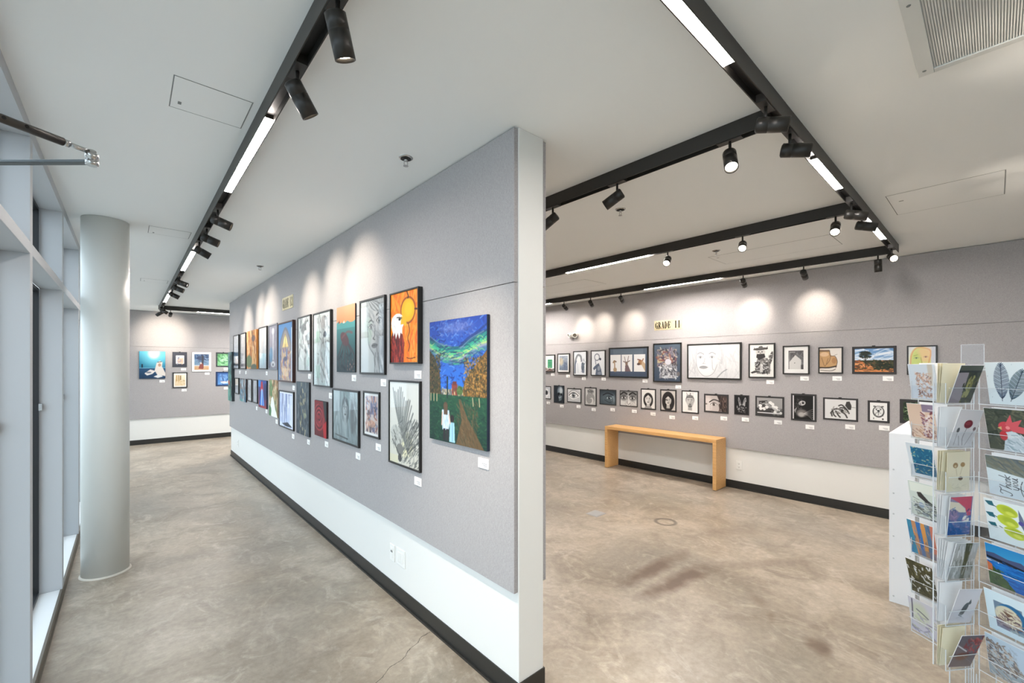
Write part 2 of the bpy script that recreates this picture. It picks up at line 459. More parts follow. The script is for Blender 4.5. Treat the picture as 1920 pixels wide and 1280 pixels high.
def led(label, x0, x1, y0, y1, m='led'):
    t = thing('linear_light', label, 'light', ((x0 + x1) / 2, (y0 + y1) / 2, TB))
    cx, cy = (x0 + x1) / 2, (y0 + y1) / 2
    part('diffuser', M[m], t, (x0 - cx, x1 - cx, y0 - cy, y1 - cy, .001, .012))
    part('housing', M['track'], t, (x0 - cx, x1 - cx, y0 - cy, y1 - cy, .0125, .0295))
g = TW / 2 - .0045
for nm, a, b in (('nearest lit linear lamp in the window corridor track', 2.085, 3.10), ('middle lit linear lamp in the window corridor track', 4.98, 5.99), ('farthest lit linear lamp in the window corridor track', 8.15, 9.16)):
    led(nm, LX - g, LX + g, a, b, 'led_dim')
led('lit linear lamp in the far cross track, nearer the corridor', 1.007, 2.02, FYT - g, FYT + g)
led('unseen linear lamp added to the far cross track as fill, behind the partition', 2.1, 3.1, FYT - g, FYT + g)  # extra lamp out of view, added to lift the far end
for nm, a, b in (('long lit linear lamp above the partition end', .60, 1.57), ('short lit linear lamp between the first two branch tracks', 2.645, 3.17), ('short lit linear lamp near the far right track corner', 4.19, 4.70)):
    led(nm, a, b, LY - g, LY + g, 'led_dim' if a < 1 else 'led')
led('lit linear lamp in the middle branch track', CX[1] - g, CX[1] + g, 2.207, 3.243)
led('long lit linear lamp in the track beside the right wall', CX[2] - g, CX[2] + g, 2.215, 3.23)
led('lit linear lamp half hidden behind the partition edge', CX[2] - g, CX[2] + g, 5.04, 6.05)

def spot(label, x, y, aim, group, axis='y', lit=True, watts=1.0, size=58, stem=.062, lens_e=True):
    """cylinder spotlight hanging from a track at (x, y); aim = (dx, dy, dz)"""
    t = thing('track_spotlight', label, 'spotlight', (x, y, TB), group=group)
    gx, gy = (TW / 2 - .0045, .055) if axis == 'y' else (.055, TW / 2 - .0045)
    part('adapter', M['track'], t, (-gx, gx, -gy, gy, -.003, .0295))
    bm = bmesh.new(); lathe(bm, (0, 0, -.003), (0, 0, -1), [(0, .0065), (stem, .0065)], 12); obj('stem', bm, M['spot'], t)
    d = Vector(aim).normalized(); R_, LN = .030, .118
    piv = Vector((0, 0, -stem - .014))
    base = piv - d * .035
    bm = bmesh.new()
    lathe(bm, base, d, [(0, .024), (.004, R_), (.044, R_), (.0445, R_ - .0012), (.0465, R_ - .0012), (.047, R_), (LN, R_), (LN, R_ - .003), (LN - .012, R_ - .004)], 28, caps=False)
    head = obj('head', bm, M['spot'], t)
    bm = bmesh.new(); lathe(bm, base, d, [(-.0004, .0238), (.0002, .0238)], 28); obj('rear_cap', bm, M['spot_ring'], head)
    bm = bmesh.new(); lathe(bm, piv + Vector((0, 0, .018)), (0, 0, -1), [(0, .009), (.014, .011)], 14); obj('knuckle', bm, M['spot_ring'], t)
    bm = bmesh.new(); lathe(bm, base, d, [(LN - .0125, R_ - .0045), (LN - .0115, R_ - .0045)], 24); obj('lens', bm, M['lens'], head)
    ld = bpy.data.lights.new('spot_beam', 'SPOT'); ld.energy = SPOT_WATTS * watts; ld.color = (1.0, .87, .73)
    ld.spot_size = math.radians(size); ld.spot_blend = 1.0; ld.shadow_soft_size = .022
    lo = bpy.data.objects.new('spot_beam', ld); COL.objects.link(lo); lo.parent = t
    lo.location = base + d * (LN + .004); lo.rotation_euler = d.to_track_quat('-Z', 'Y').to_euler()
    return t

GL = 'spotlights on the corridor track'
left_spots = [(1.262, (.34, .2, -.93)), (1.66, (.55, .1, -.78)), (3.495, (.86, -.22, -.34)), (4.035, (.86, -.2, -.35)), (4.50, (.84, .0, -.42)),
              (6.37, (.87, -.25, -.34)), (6.86, (.86, -.2, -.36)), (7.505, (.84, 0, -.42)), (9.74, (.7, -.1, -.5))]
for k, (y, aim) in enumerate(left_spots):
    spot('%s black spotlight along the window corridor track, counting from the camera' % ORD[k], LX, y, aim, GL, 'y', watts=(.55 if k < 2 else .5))
GF = 'spotlights on the far cross track'
spot('black spotlight at the far corner of the corridor track, aimed left', LX, FYT - .12, (-.6, .35, -.45), GF, 'y', watts=.8)
spot('black spotlight hanging from the far cross track, aimed at the end wall', .60, FYT, (-.04, 1.18, -.36), GF, 'x', watts=.9)
G1 = 'spotlights on the branch tracks'
for y, aim, nm in ((.83, (-.45, -.25, -.75), 'lit spotlight on the nearest branch track, facing the camera'), (1.455, (-.28, .8, -.48), 'black spotlight midway along the nearest branch track, above the sprinkler'),
                   (1.96, (-.3, .8, -.55), 'black spotlight half hidden by the partition top')):
    spot(nm, CX[0], y, aim, G1, 'y', watts=.7)
for y, aim, nm in ((.75, (-.72, -.1, -.62), 'lit spotlight at the right end of the middle branch track'), (1.365, (-.75, -.25, -.5), 'brightest lit spotlight in the middle of the middle branch track'),
                   (2.015, (-.75, -.25, -.55), 'lit spotlight beside the linear lamp of the middle branch track')):
    spot(nm, CX[1], y, aim, G1, 'y', watts=.8)
G3 = 'spotlights washing the right wall'
for k, (y, ty) in enumerate(((4.70, 4.76), (4.16, 4.36), (3.61, 3.78), (1.95, 2.03), (1.35, 1.38), (.745, .72))):
    d = Vector((XRF - CX[2], ty - y, 2.24 - (TB - .09)))
    if k == 5: d = Vector((.15, .0, -1.0))
    spot('%s black spotlight beside the right wall, counting from the partition' % ORD[k], CX[2], y, d, G3, 'y', watts=(.27 if k < 5 else .25), size=52)
G4 = 'spotlights on the long cross track'
for x, aim, nm in ((1.935, (.28, -.85, -.2), 'large black spotlight below the first track junction, pointing right'), (2.245, (.25, -.88, -.22), 'black spotlight just right of the first track junction, pointing right'),
                   (3.50, (.30, -.8, -.2), 'black spotlight below the second track junction, pointing right'), (3.83, (.3, -.78, -.22), 'black spotlight beside the short lamp at the far right corner')):
    spot(nm, x, LY, aim, G4, 'x', watts=.45, size=70)
spot('lit spotlight at the far right track corner, facing the camera', 5.12, LY, (-.8, -.3, -.35), G4, 'x', watts=.5)

# ------------------------------------------------------------------ ceiling fittings
def sprinkler(x, y, label):
    t = thing('sprinkler', label, 'sprinkler', (x, y, H), group='ceiling sprinklers')
    bm = bmesh.new(); lathe(bm, (0, 0, 0), (0, 0, -1), [(0, .038), (.003, .037), (.006, .030), (.007, .016)], 28, caps=False); obj('escutcheon', bm, M['chrome'], t)
    bm = bmesh.new(); lathe(bm, (0, 0, -.001), (0, 0, -1), [(0, .029), (.0062, .0285)], 24); obj('recess', bm, M['slot'], t)
    bm = bmesh.new(); lathe(bm, (0, 0, 0), (0, 0, -1), [(0, .009), (.018, .009), (.02, .006)], 14)
    for s in (-1, 1): obox(bm, (s * .010, 0, -.029), (1, 0, 0), (0, 1, 0), (0, 0, 1), .003, .004, .026)
    obj('body', bm, M['chrome'], t)
    bm = bmesh.new(); lathe(bm, (0, 0, -.042), (0, 0, -1), [(0, .006), (.002, .014), (.0035, .014)], 16); obj('deflector', bm, M['chrome'], t)
sprinkler(1.126, 2.13, 'ceiling sprinkler in front of the partition, nearest the camera')
sprinkler(1.113, 5.53, 'ceiling sprinkler halfway down the window corridor')
sprinkler(2.65, 1.80, 'ceiling sprinkler between the first two branch tracks')
sprinkler(4.30, 1.82, 'ceiling sprinkler beside the ceiling access hatch in the right room')
sprinkler(1.12, 11.0, 'distant ceiling sprinkler near the end wall')

v = thing('return_air_grille', 'white slatted return air grille in the ceiling corner', 'vent', (2.03, -.13, H))
bx0, bx1, by0, by1 = -.27, .265, -.33, .33
part('frame', M['grille'], v, (bx0, bx1, by1 - .045, by1, -.012, 0), (bx0, bx1, by0, by0 + .045, -.012, 0), (bx0, bx0 + .03, by0 + .045, by1 - .045, -.012, 0), (bx1 - .03, bx1, by0 + .045, by1 - .045, -.012, 0), bevel=.002)
part('backing', M['grille_in'], v, (bx0 + .03, bx1 - .03, by0 + .045, by1 - .045, -.002, 0))
bm = bmesh.new()
yy = by0 + .05
while yy < by1 - .048:
    obox(bm, ((bx0 + bx1) / 2, yy, -.0065), (1, 0, 0), (0, .9, .436), (0, -.436, .9), bx1 - bx0 - .06, .0052, .0012); yy += .0066
s = obj('slats', bm, M['grille'], v); s['kind'] = 'stuff'
for x, y in ((bx0 + .05, by1 - .02), (bx1 - .04, by1 - .02)):
    bm = bmesh.new(); lathe(bm, (x, y, -.012), (0, 0, -1), [(0, .006), (.0015, .005)], 12); obj('screw', bm, M['gap'], v)

# twin-head emergency light on the right wall
e = thing('emergency_light', 'small white twin-head emergency light on the right wall', 'lamp', (XRF, 4.99, 2.12), (0, 0, -PI / 2))
part('mount_plate', M['plastic_white'], e, (-.05, .05, -.03, 0, -.01, .05), bevel=.006)
for s in (-1, 1):
    bm = bmesh.new(); lathe(bm, (s * .052, -.035, .03), (s * .45, -.8, -.35), [(-.03, .022), (-.01, .04), (.035, .046), (.04, .040), (.028, .034)], 24, caps=False); hd = obj('lamp_head', bm, M['plastic_white'], e)
    bm = bmesh.new(); lathe(bm, (s * .052, -.035, .03), (s * .45, -.8, -.35), [(.020, .034), (.024, .034)], 20); obj('lens', bm, M['chrome'], hd)

# ------------------------------------------------------------------ wall sockets, floor plate
def outlet(label, x, y, z, kind, rz=-PI / 2):
    t = thing('wall_outlet', label, 'outlet', (x, y, z), (0, 0, rz), 'wall outlets')
    w = .06 if kind == 'data2' else .036
    part('cover_plate', M['plastic_white'], t, (-w, w, -.006, 0, -.058, .058), bevel=.003)
    if kind == 'duplex':
        for zc in (-.021, .021):
            f = part('socket', M['plastic_white'], t, (-.017, .017, -.009, -.005, zc - .015, zc + .015), bevel=.004)
            part('slots', M['slot'], f, (-.008, -.005, -.0095, -.0088, zc - .001, zc + .008), (.005, .008, -.0095, -.0088, zc - .001, zc + .007), (-.003, .003, -.0095, -.0088, zc - .010, zc - .005))
    elif kind == 'usb':
        f = part('insert', M['plastic_white'], t, (-.017, .017, -.009, -.005, -.034, .034), bevel=.002)
        part('port', M['slot'], f, (-.012, -.003, -.0096, -.0088, .004, .018)); part('port', M['slot'], f, (.003, .012, -.0096, -.0088, .004, .018))
    else:
        part('blank_insert', M['plastic_white'], t, (-.036, -.002, -.009, -.005, -.034, .034), (.002, .036, -.009, -.005, -.034, .034), bevel=.002)
outlet('white outlet with two dark ports low on the partition', XP, 2.80, .30, 'usb')
outlet('wider blank white plate low on the partition beside the ported outlet', XP, 2.675, .305, 'data2')
outlet('white outlet low at the far end of the partition', XP, 8.45, .305, 'duplex')
outlet('white double socket on the dado beside the oak console', XR, 2.225, .306, 'duplex')
t = thing('floor_box_cover', 'square metal floor box cover set in the concrete', 'floor plate', (3.79, 2.885, 0), (0, 0, .02))
part('rim', M['floor_plate'], t, (-.088, .088, -.075, .075, 0, .002), bevel=.001)
part('lid', M['floor_plate'], t, (-.075, .075, -.062, .062, .002, .0035), bevel=.001)

# ------------------------------------------------------------------ oak console
t = thing('console_table', 'light oak waterfall console table against the right wall', 'table', (5.765, 3.24, 0))
dx, dy, ht, th = .15, .862, .655, .046
part('top', M['oak'], t, (-dx, dx, -dy, dy, ht - th, ht), bevel=.002)
for s in (-1, 1):
    y0, y1 = (-dy, -dy + th) if s < 0 else (dy - th, dy)
    part('side_panel', M['oak'], t, (-dx, dx, y0, y1, .006, ht - th), bevel=.002)
    bm = bmesh.new()
    for q in (-.11, .11): lathe(bm, (q, (y0 + y1) / 2, 0), (0, 0, 1), [(0, .014), (.007, .014)], 12)
    obj('foot_pad', bm, M['slot'], t)

# ------------------------------------------------------------------ white display case by the rack
t = thing('display_stand', 'slim white display stand with screw caps behind the card rack', 'stand', (4.36, .418, 0))
part('end_panel', M['case_white'], t, (-.49, -.474, -.065, .065, 0, 1.146), bevel=.002)
part('end_panel', M['case_white'], t, (.474, .49, -.065, .065, 0, 1.146), bevel=.002)
part('body', M['case_white'], t, (-.474, .474, -.062, .062, .004, 1.128), bevel=.001)
part('top', M['case_white'], t, (-.474, .474, -.065, .065, 1.128, 1.146), bevel=.002)
for yq, zs in ((.042, (.045, .30, .45, .60, .74, .90)), (-.040, (.075, .19, .34, .52, .655, .79, .97))):
    for zq in zs:
        bm = bmesh.new(); lathe(bm, (-.4898, yq, zq), (-1, 0, 0), [(0, .006), (.0016, .0045)], 10); obj('screw_cap', bm, M['screw'], t)

# ------------------------------------------------------------------ door closer arm over the entrance
t = thing('door_closer', 'grey metal door closer arm reaching in at upper left', 'door closer', (XW, 1.60, 2.18))
E_ = Vector((.265, .07, 0)); A0 = Vector((-.0, -.085, .012)); B0 = Vector((.0, .31, -.014))
part('closer_body', M['white_frame'], t, (.0, .055, -.30, -.04, -.03, .035), bevel=.004)
def tube(bm, a, b, r, n=16): lathe(bm, a, (b - a), [(0, r), ((b - a).length, r)], n)
bm = bmesh.new(); ea = E_ + Vector((0, 0, .012)); tip = A0 + (ea - A0) * .80
tube(bm, A0, tip, .0105); rod = obj('adjusting_rod', bm, M['dark_metal'], t)
dirv = (ea - A0).normalized(); side = Vector((dirv.y, -dirv.x, 0))
for q in (.30, .43, .56):
    c = A0 + (ea - A0) * q
    for s in (side, -side):
        bm = bmesh.new(); lathe(bm, c + s * .0095, s, [(0, .0042), (.0014, .0042)], 14); obj('hole', bm, M['hole'], rod)
bm = bmesh.new(); tube(bm, tip, tip + dirv * .012, .009); tube(bm, tip + dirv * .012, ea - dirv * .008, .0062); obj('threaded_end', bm, M['chrome'], t)
bm = bmesh.new(); be = E_ + Vector((0, 0, -.014)); db = (be - B0)
obox(bm, (B0 + be) / 2, db.normalized(), db.normalized().cross(Vector((0, 0, 1))), (0, 0, 1), db.length, .019, .009); obj('flat_arm', bm, M['bar_metal'], t, bevel=.002)
bm = bmesh.new()
lathe(bm, E_ + Vector((0, 0, -.024)), (0, 0, 1), [(0, .012), (.002, .0145), (.013, .0145), (.014, .011), (.018, .011), (.019, .0145), (.032, .0145), (.034, .010), (.041, .010), (.043, .007)], 24); obj('elbow_joint', bm, M['chrome'], t)
part('arm_bracket', M['bar_metal'], t, (0, .02, .27, .35, -.03, .0), bevel=.003)

# ------------------------------------------------------------------ painter: flat prints as vertex colours
class Art:
    SS = 2
    def __init__(s, W, Hh, asp, bg, seed=1):
        s.W, s.H = W, Hh; s.w, s.h = W * s.SS, Hh * s.SS; s.asp = asp      # asp = height / width
        s.a = np.empty((s.h, s.w, 3)); s.a[:] = np.array(bg, float)
        u = (np.arange(s.w) + .5) / s.w; v = (np.arange(s.h) + .5) / s.h
        s.U, s.V = np.meshgrid(u, v); s.r = np.random.RandomState(seed)
    def mixm(s, m, col, al=1.0, sl=None):
        a = s.a if sl is None else s.a[sl]
        m = (m * al)[..., None]
        a[:] = a * (1 - m) + np.array(col, float) * m
        return s
    def e(s, cx, cy, rx, ry, col, rot=0, al=1, soft=.12):
        du = s.U - cx; dv = (s.V - cy) * s.asp; c, n = math.cos(rot), math.sin(rot)
        x = (du * c + dv * n) / rx; y = (-du * n + dv * c) / (ry * s.asp)
        d = np.sqrt(x * x + y * y)
        return s.mixm(np.clip((1 - d) / max(soft, 1e-3) + .5, 0, 1), col, al)
    def p(s, pts, col, al=1):
        m = np.zeros(s.U.shape, bool); n = len(pts)
        for i in range(n):
            x0, y0 = pts[i]; x1, y1 = pts[(i + 1) % n]
            if y0 == y1: continue
            c = ((y0 > s.V) != (y1 > s.V)) & (s.U < (x1 - x0) * (s.V - y0) / (y1 - y0) + x0)
            m ^= c
        return s.mixm(m.astype(float), col, al)
    def b(s, u0, v0, u1, v1, col, al=1):
        return s.mixm(((s.U >= u0) & (s.U <= u1) & (s.V >= v0) & (s.V <= v1)).astype(float), col, al)
    def g(s, v0, v1, c0, c1, u0=0, u1=1, al=1):
        m = ((s.U >= u0) & (s.U <= u1) & (s.V >= v0) & (s.V <= v1)).astype(float)
        t = np.clip((s.V - v0) / (v1 - v0), 0, 1)[..., None]
        c = np.array(c0, float) * (1 - t) + np.array(c1, float) * t
        mm = (m * al)[..., None]; s.a = s.a * (1 - mm) + c * mm; return s
    def l(s, pts, wd, col, al=1, sm=True):
        P = np.array(pts, float)
        if sm and len(P) > 2:
            Q = np.vstack([2 * P[0] - P[1], P, 2 * P[-1] - P[-2]]); o = []
            for i in range(1, len(Q) - 2):
                for t in np.linspace(0, 1, 7)[:-1]:
                    a, b_, c, d = Q[i - 1], Q[i], Q[i + 1], Q[i + 2]
                    o.append(.5 * (2 * b_ + (c - a) * t + (2 * a - 5 * b_ + 4 * c - d) * t * t + (3 * b_ - 3 * c + d - a) * t ** 3))
            o.append(P[-1]); P = np.array(o)
        q = wd / 2 + .5 / s.w
        u0, u1 = P[:, 0].min() - q * 2, P[:, 0].max() + q * 2; v0, v1 = P[:, 1].min() - q * 2 / s.asp, P[:, 1].max() + q * 2 / s.asp
        i0, i1 = max(0, int(u0 * s.w)), min(s.w, int(u1 * s.w) + 2); j0, j1 = max(0, int(v0 * s.h)), min(s.h, int(v1 * s.h) + 2)
        if i1 <= i0 or j1 <= j0: return s
        sl = (slice(j0, j1), slice(i0, i1)); U = s.U[sl]; V = s.V[sl] * s.asp; D = np.full(U.shape, 9.0)
        for k in range(len(P) - 1):
            ax, ay = P[k][0], P[k][1] * s.asp; bx_, by_ = P[k + 1][0] - ax, P[k + 1][1] * s.asp - ay
            t = np.clip(((U - ax) * bx_ + (V - ay) * by_) / (bx_ * bx_ + by_ * by_ + 1e-12), 0, 1)
            D = np.minimum(D, np.hypot(U - ax - t * bx_, V - ay - t * by_))
        px = 1.0 / s.w
        return s.mixm(np.clip((wd / 2 - D) / px + .5, 0, 1), col, al, sl)
    def s_(s, n, box_, cols, ln, wd, ang=0, jit=.3, al=.8):
        for _ in range(n):
            x = s.r.uniform(box_[0], box_[2]); y = s.r.uniform(box_[1], box_[3]); a = ang + s.r.normal(0, jit); q = ln * s.r.uniform(.5, 1.2)
            dx_, dy_ = math.cos(a) * q / 2, math.sin(a) * q / 2 / s.asp
            s.l([(x - dx_, y - dy_), (x + dx_, y + dy_)], wd * s.r.uniform(.6, 1.3), cols[s.r.randint(len(cols))], al, False)
        return s
    def n(s, cells, amt, tint=(1, 1, 1)):
        """soft blotches"""
        tot = np.zeros(s.U.shape); am = 1.0
        for o in range(3):
            k = int(cells * 2 ** o) + 2; ky = max(2, int(k * s.asp) + 2); G = s.r.uniform(-1, 1, (ky, k))
            x = s.U * (k - 1.001); y = s.V * (ky - 1.001); i = x.astype(int); j = y.astype(int); fx = x - i; fy = y - j
            fx = fx * fx * (3 - 2 * fx); fy = fy * fy * (3 - 2 * fy)
            tot += am * ((G[j, i] * (1 - fx) + G[j, i + 1] * fx) * (1 - fy) + (G[j + 1, i] * (1 - fx) + G[j + 1, i + 1] * fx) * fy); am *= .5
        s.a = s.a + (tot * amt)[..., None] * np.array(tint, float); return s
    # generic motifs
    def face(s, cx, cy, w, skin=(214, 212, 208), hair=(44, 42, 42), line=(60, 58, 58), long=True, neck=True):
        hv = w * 1.36 / s.asp
        if long: s.e(cx, cy + hv * .12, w * 1.5, hv * 1.5, hair, soft=.08)
        else: s.e(cx, cy - hv * .22, w * 1.13, hv * .98, hair, soft=.08)
        if neck: s.p([(cx - w * .45, cy + hv * .6), (cx + w * .45, cy + hv * .6), (cx + w * .55, cy + hv * 1.75), (cx - w * .55, cy + hv * 1.75)], [c * .86 for c in skin])
        s.e(cx, cy, w, hv, skin, soft=.06); s.e(cx + w * .5, cy + hv * .2, w * .4, hv * .7, [c * .8 for c in skin], al=.5, soft=.8)
        if long: s.p([(cx - w * 1.05, cy - hv * .25), (cx, cy - hv * .95), (cx + w * 1.05, cy - hv * .25), (cx + w * .9, cy - hv * 1.1), (cx - w * .9, cy - hv * 1.1)], hair)
        else: s.p([(cx - w, cy - hv * .45), (cx - w * .5, cy - hv * .62), (cx + w * .6, cy - hv * .6), (cx + w, cy - hv * .4), (cx + w * .8, cy - hv * 1.05), (cx - w * .8, cy - hv * 1.05)], hair)
        for q in (-1, 1):
            ex = cx + q * w * .42; ey = cy - hv * .08
            s.e(ex, ey, w * .24, hv * .09, (240, 240, 238)); s.e(ex, ey, w * .11, hv * .085, line)
            s.l([(ex - w * .26, ey - hv * .17), (ex, ey - hv * .24), (ex + w * .26, ey - hv * .17)], w * .09, line)
        s.l([(cx + w * .04, cy - hv * .05), (cx + w * .1, cy + hv * .28), (cx - w * .1, cy + hv * .32)], w * .06, line, .6)
        s.e(cx, cy + hv * .56, w * .34, hv * .10, [c * .5 for c in skin]); s.l([(cx - w * .33, cy + hv * .56), (cx + w * .33, cy + hv * .56)], w * .05, line)
        return s
    def eye(s, cx, cy, w, iris=(90, 90, 92), dark=(24, 24, 26), white=(232, 232, 230)):
        h = w * .5 / s.asp
        pts = [(cx - w + 2 * w * t, cy - math.sin(PI * t) * h) for t in np.linspace(0, 1, 12)] + [(cx + w - 2 * w * t, cy + math.sin(PI * t) * h * .8) for t in np.linspace(0, 1, 12)]
        s.p(pts, white); s.e(cx, cy - h * .05, w * .42, w * .42 / s.asp, iris); s.e(cx, cy - h * .05, w * .2, w * .2 / s.asp, dark); s.e(cx + w * .12, cy - h * .3, w * .08, w * .08 / s.asp, (250, 250, 250))
        s.l(pts[:12], w * .12, dark); s.l(pts[12:], w * .05, dark, .7); return s
    def build(s, name, w, h, material, parent, y=0.0, z0=0.0):
        """mesh grid w x h metres standing on z0, facing -y"""
        c = s.a.reshape(s.H, s.SS, s.W, s.SS, 3).mean((1, 3)); c = np.clip(c, 0, 255)
        nx, nz = s.W, s.H
        X, Z = np.meshgrid(np.linspace(-w / 2, w / 2, nx), np.linspace(z0 + h, z0, nz))
        co = np.stack([X, np.full_like(X, y), Z], -1).reshape(-1, 3)
        idx = np.arange(nx * nz).reshape(nz, nx)
        f = np.stack([idx[1:, :-1], idx[1:, 1:], idx[:-1, 1:], idx[:-1, :-1]], -1).reshape(-1, 4)
        me = bpy.data.meshes.new(name); nf = len(f)
        me.vertices.add(len(co)); me.vertices.foreach_set('co', co.astype(np.float32).ravel())
        me.loops.add(nf * 4); me.loops.foreach_set('vertex_index', f.astype(np.int32).ravel())
        me.polygons.add(nf); me.polygons.foreach_set('loop_start', np.arange(0, nf * 4, 4, dtype=np.int32))
        me.update(calc_edges=True)
        at = me.color_attributes.new('paint', 'FLOAT_COLOR', 'POINT')
        rgba = np.ones((nx * nz, 4), np.float32); rgba[:, :3] = lin(c).reshape(-1, 3)
        at.data.foreach_set('color', rgba.ravel())
        me.materials.append(material); me.validate()
        o = bpy.data.objects.new(name, me); COL.objects.link(o); o.parent = parent
        return o

W_, K_, G_ = (236, 236, 234), (26, 26, 28), (128, 128, 130)

def a_teal(a):
    a.g(0, 1, (40, 62, 66), (34, 54, 52)).b(0, 0, .4, 1, (72, 150, 148), .55).s_(160, (0, 0, 1, 1), [(88, 170, 160), (24, 34, 38), (120, 150, 146), (180, 196, 190), (18, 24, 30)], .25, .05, 1.3, .4).g(.75, 1, (110, 170, 150), (96, 160, 140), 0, .7, .6).e(.3, .62, .18, .05, (170, 80, 66))
def a_paleA(a):
    a.g(0, .5, (206, 212, 220), (190, 200, 212)).b(0, .5, 1, .62, (90, 116, 140)).b(.05, .62, .9, .82, (226, 230, 234)).b(0, .84, 1, .92, (60, 68, 82)).b(0, .92, 1, 1, (190, 196, 206)).n(6, 10)
def a_paleB(a):
    a.g(0, 1, (206, 206, 206), (190, 186, 186)).b(.1, .62, .7, .85, (228, 226, 226)).b(.6, .1, .9, .6, (170, 166, 168), .6).b(.1, .86, .9, .94, (120, 112, 116)).n(6, 12)
def a_orange(a):
    a.g(0, 1, (206, 150, 88), (178, 110, 48)).s_(150, (0, 0, 1, 1), [(226, 176, 110), (160, 92, 44), (120, 70, 40), (238, 206, 160), (196, 120, 60)], .3, .045, 1.5, .25).e(.25, .8, .3, .16, (96, 110, 74)).e(.75, .95, .3, .08, (84, 92, 76)).e(.7, .22, .18, .08, (90, 84, 96), al=.7)
def a_paleC(a):
    a.g(0, 1, (222, 220, 218), (206, 206, 208)).e(.5, .3, .2, .2, (196, 190, 192), al=.6).l([(.7, .2), (.62, .5), (.55, .9)], .05, (150, 176, 196)).l([(.4, .35), (.5, .7)], .04, (170, 166, 170), .7).n(5, 9)
def a_silver(a):
    a.g(0, 1, (150, 150, 166), (138, 134, 150)).e(.5, .14, .14, .08, (220, 224, 230)).b(.46, .14, .56, .8, (216, 218, 224)).e(.26, .68, .2, .18, (90, 146, 186)).e(.5, .9, .26, .07, (214, 216, 220)).e(.5, .91, .1, .03, (90, 92, 104)).n(6, 10)
def a_church(a):
    a.g(0, 1, (92, 140, 190), (108, 152, 196))
    a.p([(.08, 1), (.08, .4), (.3, .16), (.5, .08), (.7, .16), (.92, .4), (.92, 1)], (150, 140, 138))
    a.l([(.12, 1), (.12, .42), (.3, .2), (.5, .1), (.7, .2), (.88, .42), (.88, 1)], .06, (116, 118, 128))
    a.p([(.28, .42), (.5, .17), (.72, .42)], (224, 196, 130)).e(.5, .3, .1, .07, (250, 226, 150)).l([(.5, .2), (.5, .42)], .03, (120, 90, 60))
    for k in range(7): a.b(.14 + k * .105, .45, .2 + k * .105, .95, (196, 170, 140) if k % 2 else (110, 120, 160))
    a.s_(120, (.12, .45, .88, .97), [(214, 180, 140), (90, 90, 130), (176, 110, 96), (226, 206, 170), (70, 80, 110), (196, 140, 80)], .08, .03, 1.5, .5)
    a.e(.5, .62, .12, .04, (90, 90, 110)).b(.3, .78, .7, .92, (214, 190, 160), .7).b(.9, .1, 1, 1, (206, 214, 226))
def a_abstr(a):
    a.g(0, 1, (216, 222, 222), (196, 206, 204)).s_(90, (.1, .05, .95, .95), [(120, 124, 126), (232, 236, 236), (160, 182, 174), (84, 88, 92), (206, 212, 214)], .28, .07, 1.2, .7, .6).e(.45, .22, .22, .1, (96, 98, 102), al=.6).e(.6, .3, .1, .05, (230, 232, 234)).b(.7, .78, .9, .92, (130, 168, 150), .6)
def a_bigpen(a):
    a.g(0, 1, (206, 214, 212), (182, 196, 194)).e(.62, .14, .22, .1, (150, 146, 146), al=.7)
    a.b(.12, .24, .4, .4, (140, 186, 158), .55).b(.1, .72, .4, .9, (150, 186, 170), .6)
    for k in range(9): a.l([(.3 + .05 * k, .1), (.36 + .05 * k, .5), (.5 + .05 * k, .95)], .022, (120, 112, 110) if k % 2 else (226, 228, 226), .7)
    a.s_(90, (.2, .05, .95, .95), [(112, 106, 104), (230, 232, 230), (150, 150, 148), (90, 92, 96)], .14, .03, 1.2, .5, .6).e(.68, .3, .09, .04, (60, 60, 66)).l([(.4, .6), (.6, .72), (.9, .95)], .05, (210, 206, 200)).l([(.4, .7), (.65, .85), (.85, 1)], .03, (110, 106, 106))
def a_b1(a): a.g(0, 1, (206, 208, 214), (186, 190, 198)).b(.1, .5, .9, .72, (166, 172, 182)).n(5, 8)
def a_b2(a):
    a.g(0, .45, (110, 82, 70), (128, 98, 84)).g(.45, 1, (96, 142, 168), (70, 124, 152)).s_(120, (0, 0, 1, 1), [(150, 116, 98), (80, 60, 58), (120, 172, 196), (196, 214, 222), (56, 96, 120)], .22, .05, 1.2, .4).b(0, .9, .6, 1, (100, 150, 140), .7)
def a_b3(a): a.g(0, 1, (216, 218, 222), (196, 200, 206)).e(.5, .45, .25, .22, (168, 170, 178), al=.7).b(.1, .86, .9, .93, (236, 236, 236)).n(5, 9)
def a_b4(a): a.g(0, 1, (204, 208, 214), (186, 192, 200)).e(.5, .5, .2, .28, (150, 154, 164), al=.6).n(5, 9)
def a_b5(a):
    a.g(0, 1, (40, 72, 150), (120, 40, 60)).b(0, 0, .3, .25, (60, 130, 200)).p([(.36, .05), (.52, .05), (.62, .4), (.25, .4)], (176, 30, 44)).p([(.36, .34), (.56, .34), (.76, .9), (.14, .9)], (40, 110, 200)).l([(.44, .35), (.4, .9)], .07, (206, 226, 240)).l([(.52, .35), (.62, .9)], .04, (150, 196, 236)).e(.85, .4, .16, .3, (30, 40, 90)).b(.3, .92, 1, 1, (150, 40, 50))
def a_b6(a):
    a.g(0, 1, (176, 140, 104), (120, 138, 96)).s_(140, (0, 0, 1, 1), [(206, 176, 140), (90, 120, 80), (150, 96, 62), (226, 206, 176), (64, 92, 64)], .18, .05, 1.45, .35).p([(.3, .5), (.5, .45), (.75, .8), (1, 1), (.3, 1), (.2, .75)], (232, 238, 230)).e(.1, .85, .2, .14, (70, 116, 74)).s_(30, (.1, 0, .4, .4), [(80, 120, 76), (110, 140, 90)], .15, .05, 1.5, .3)
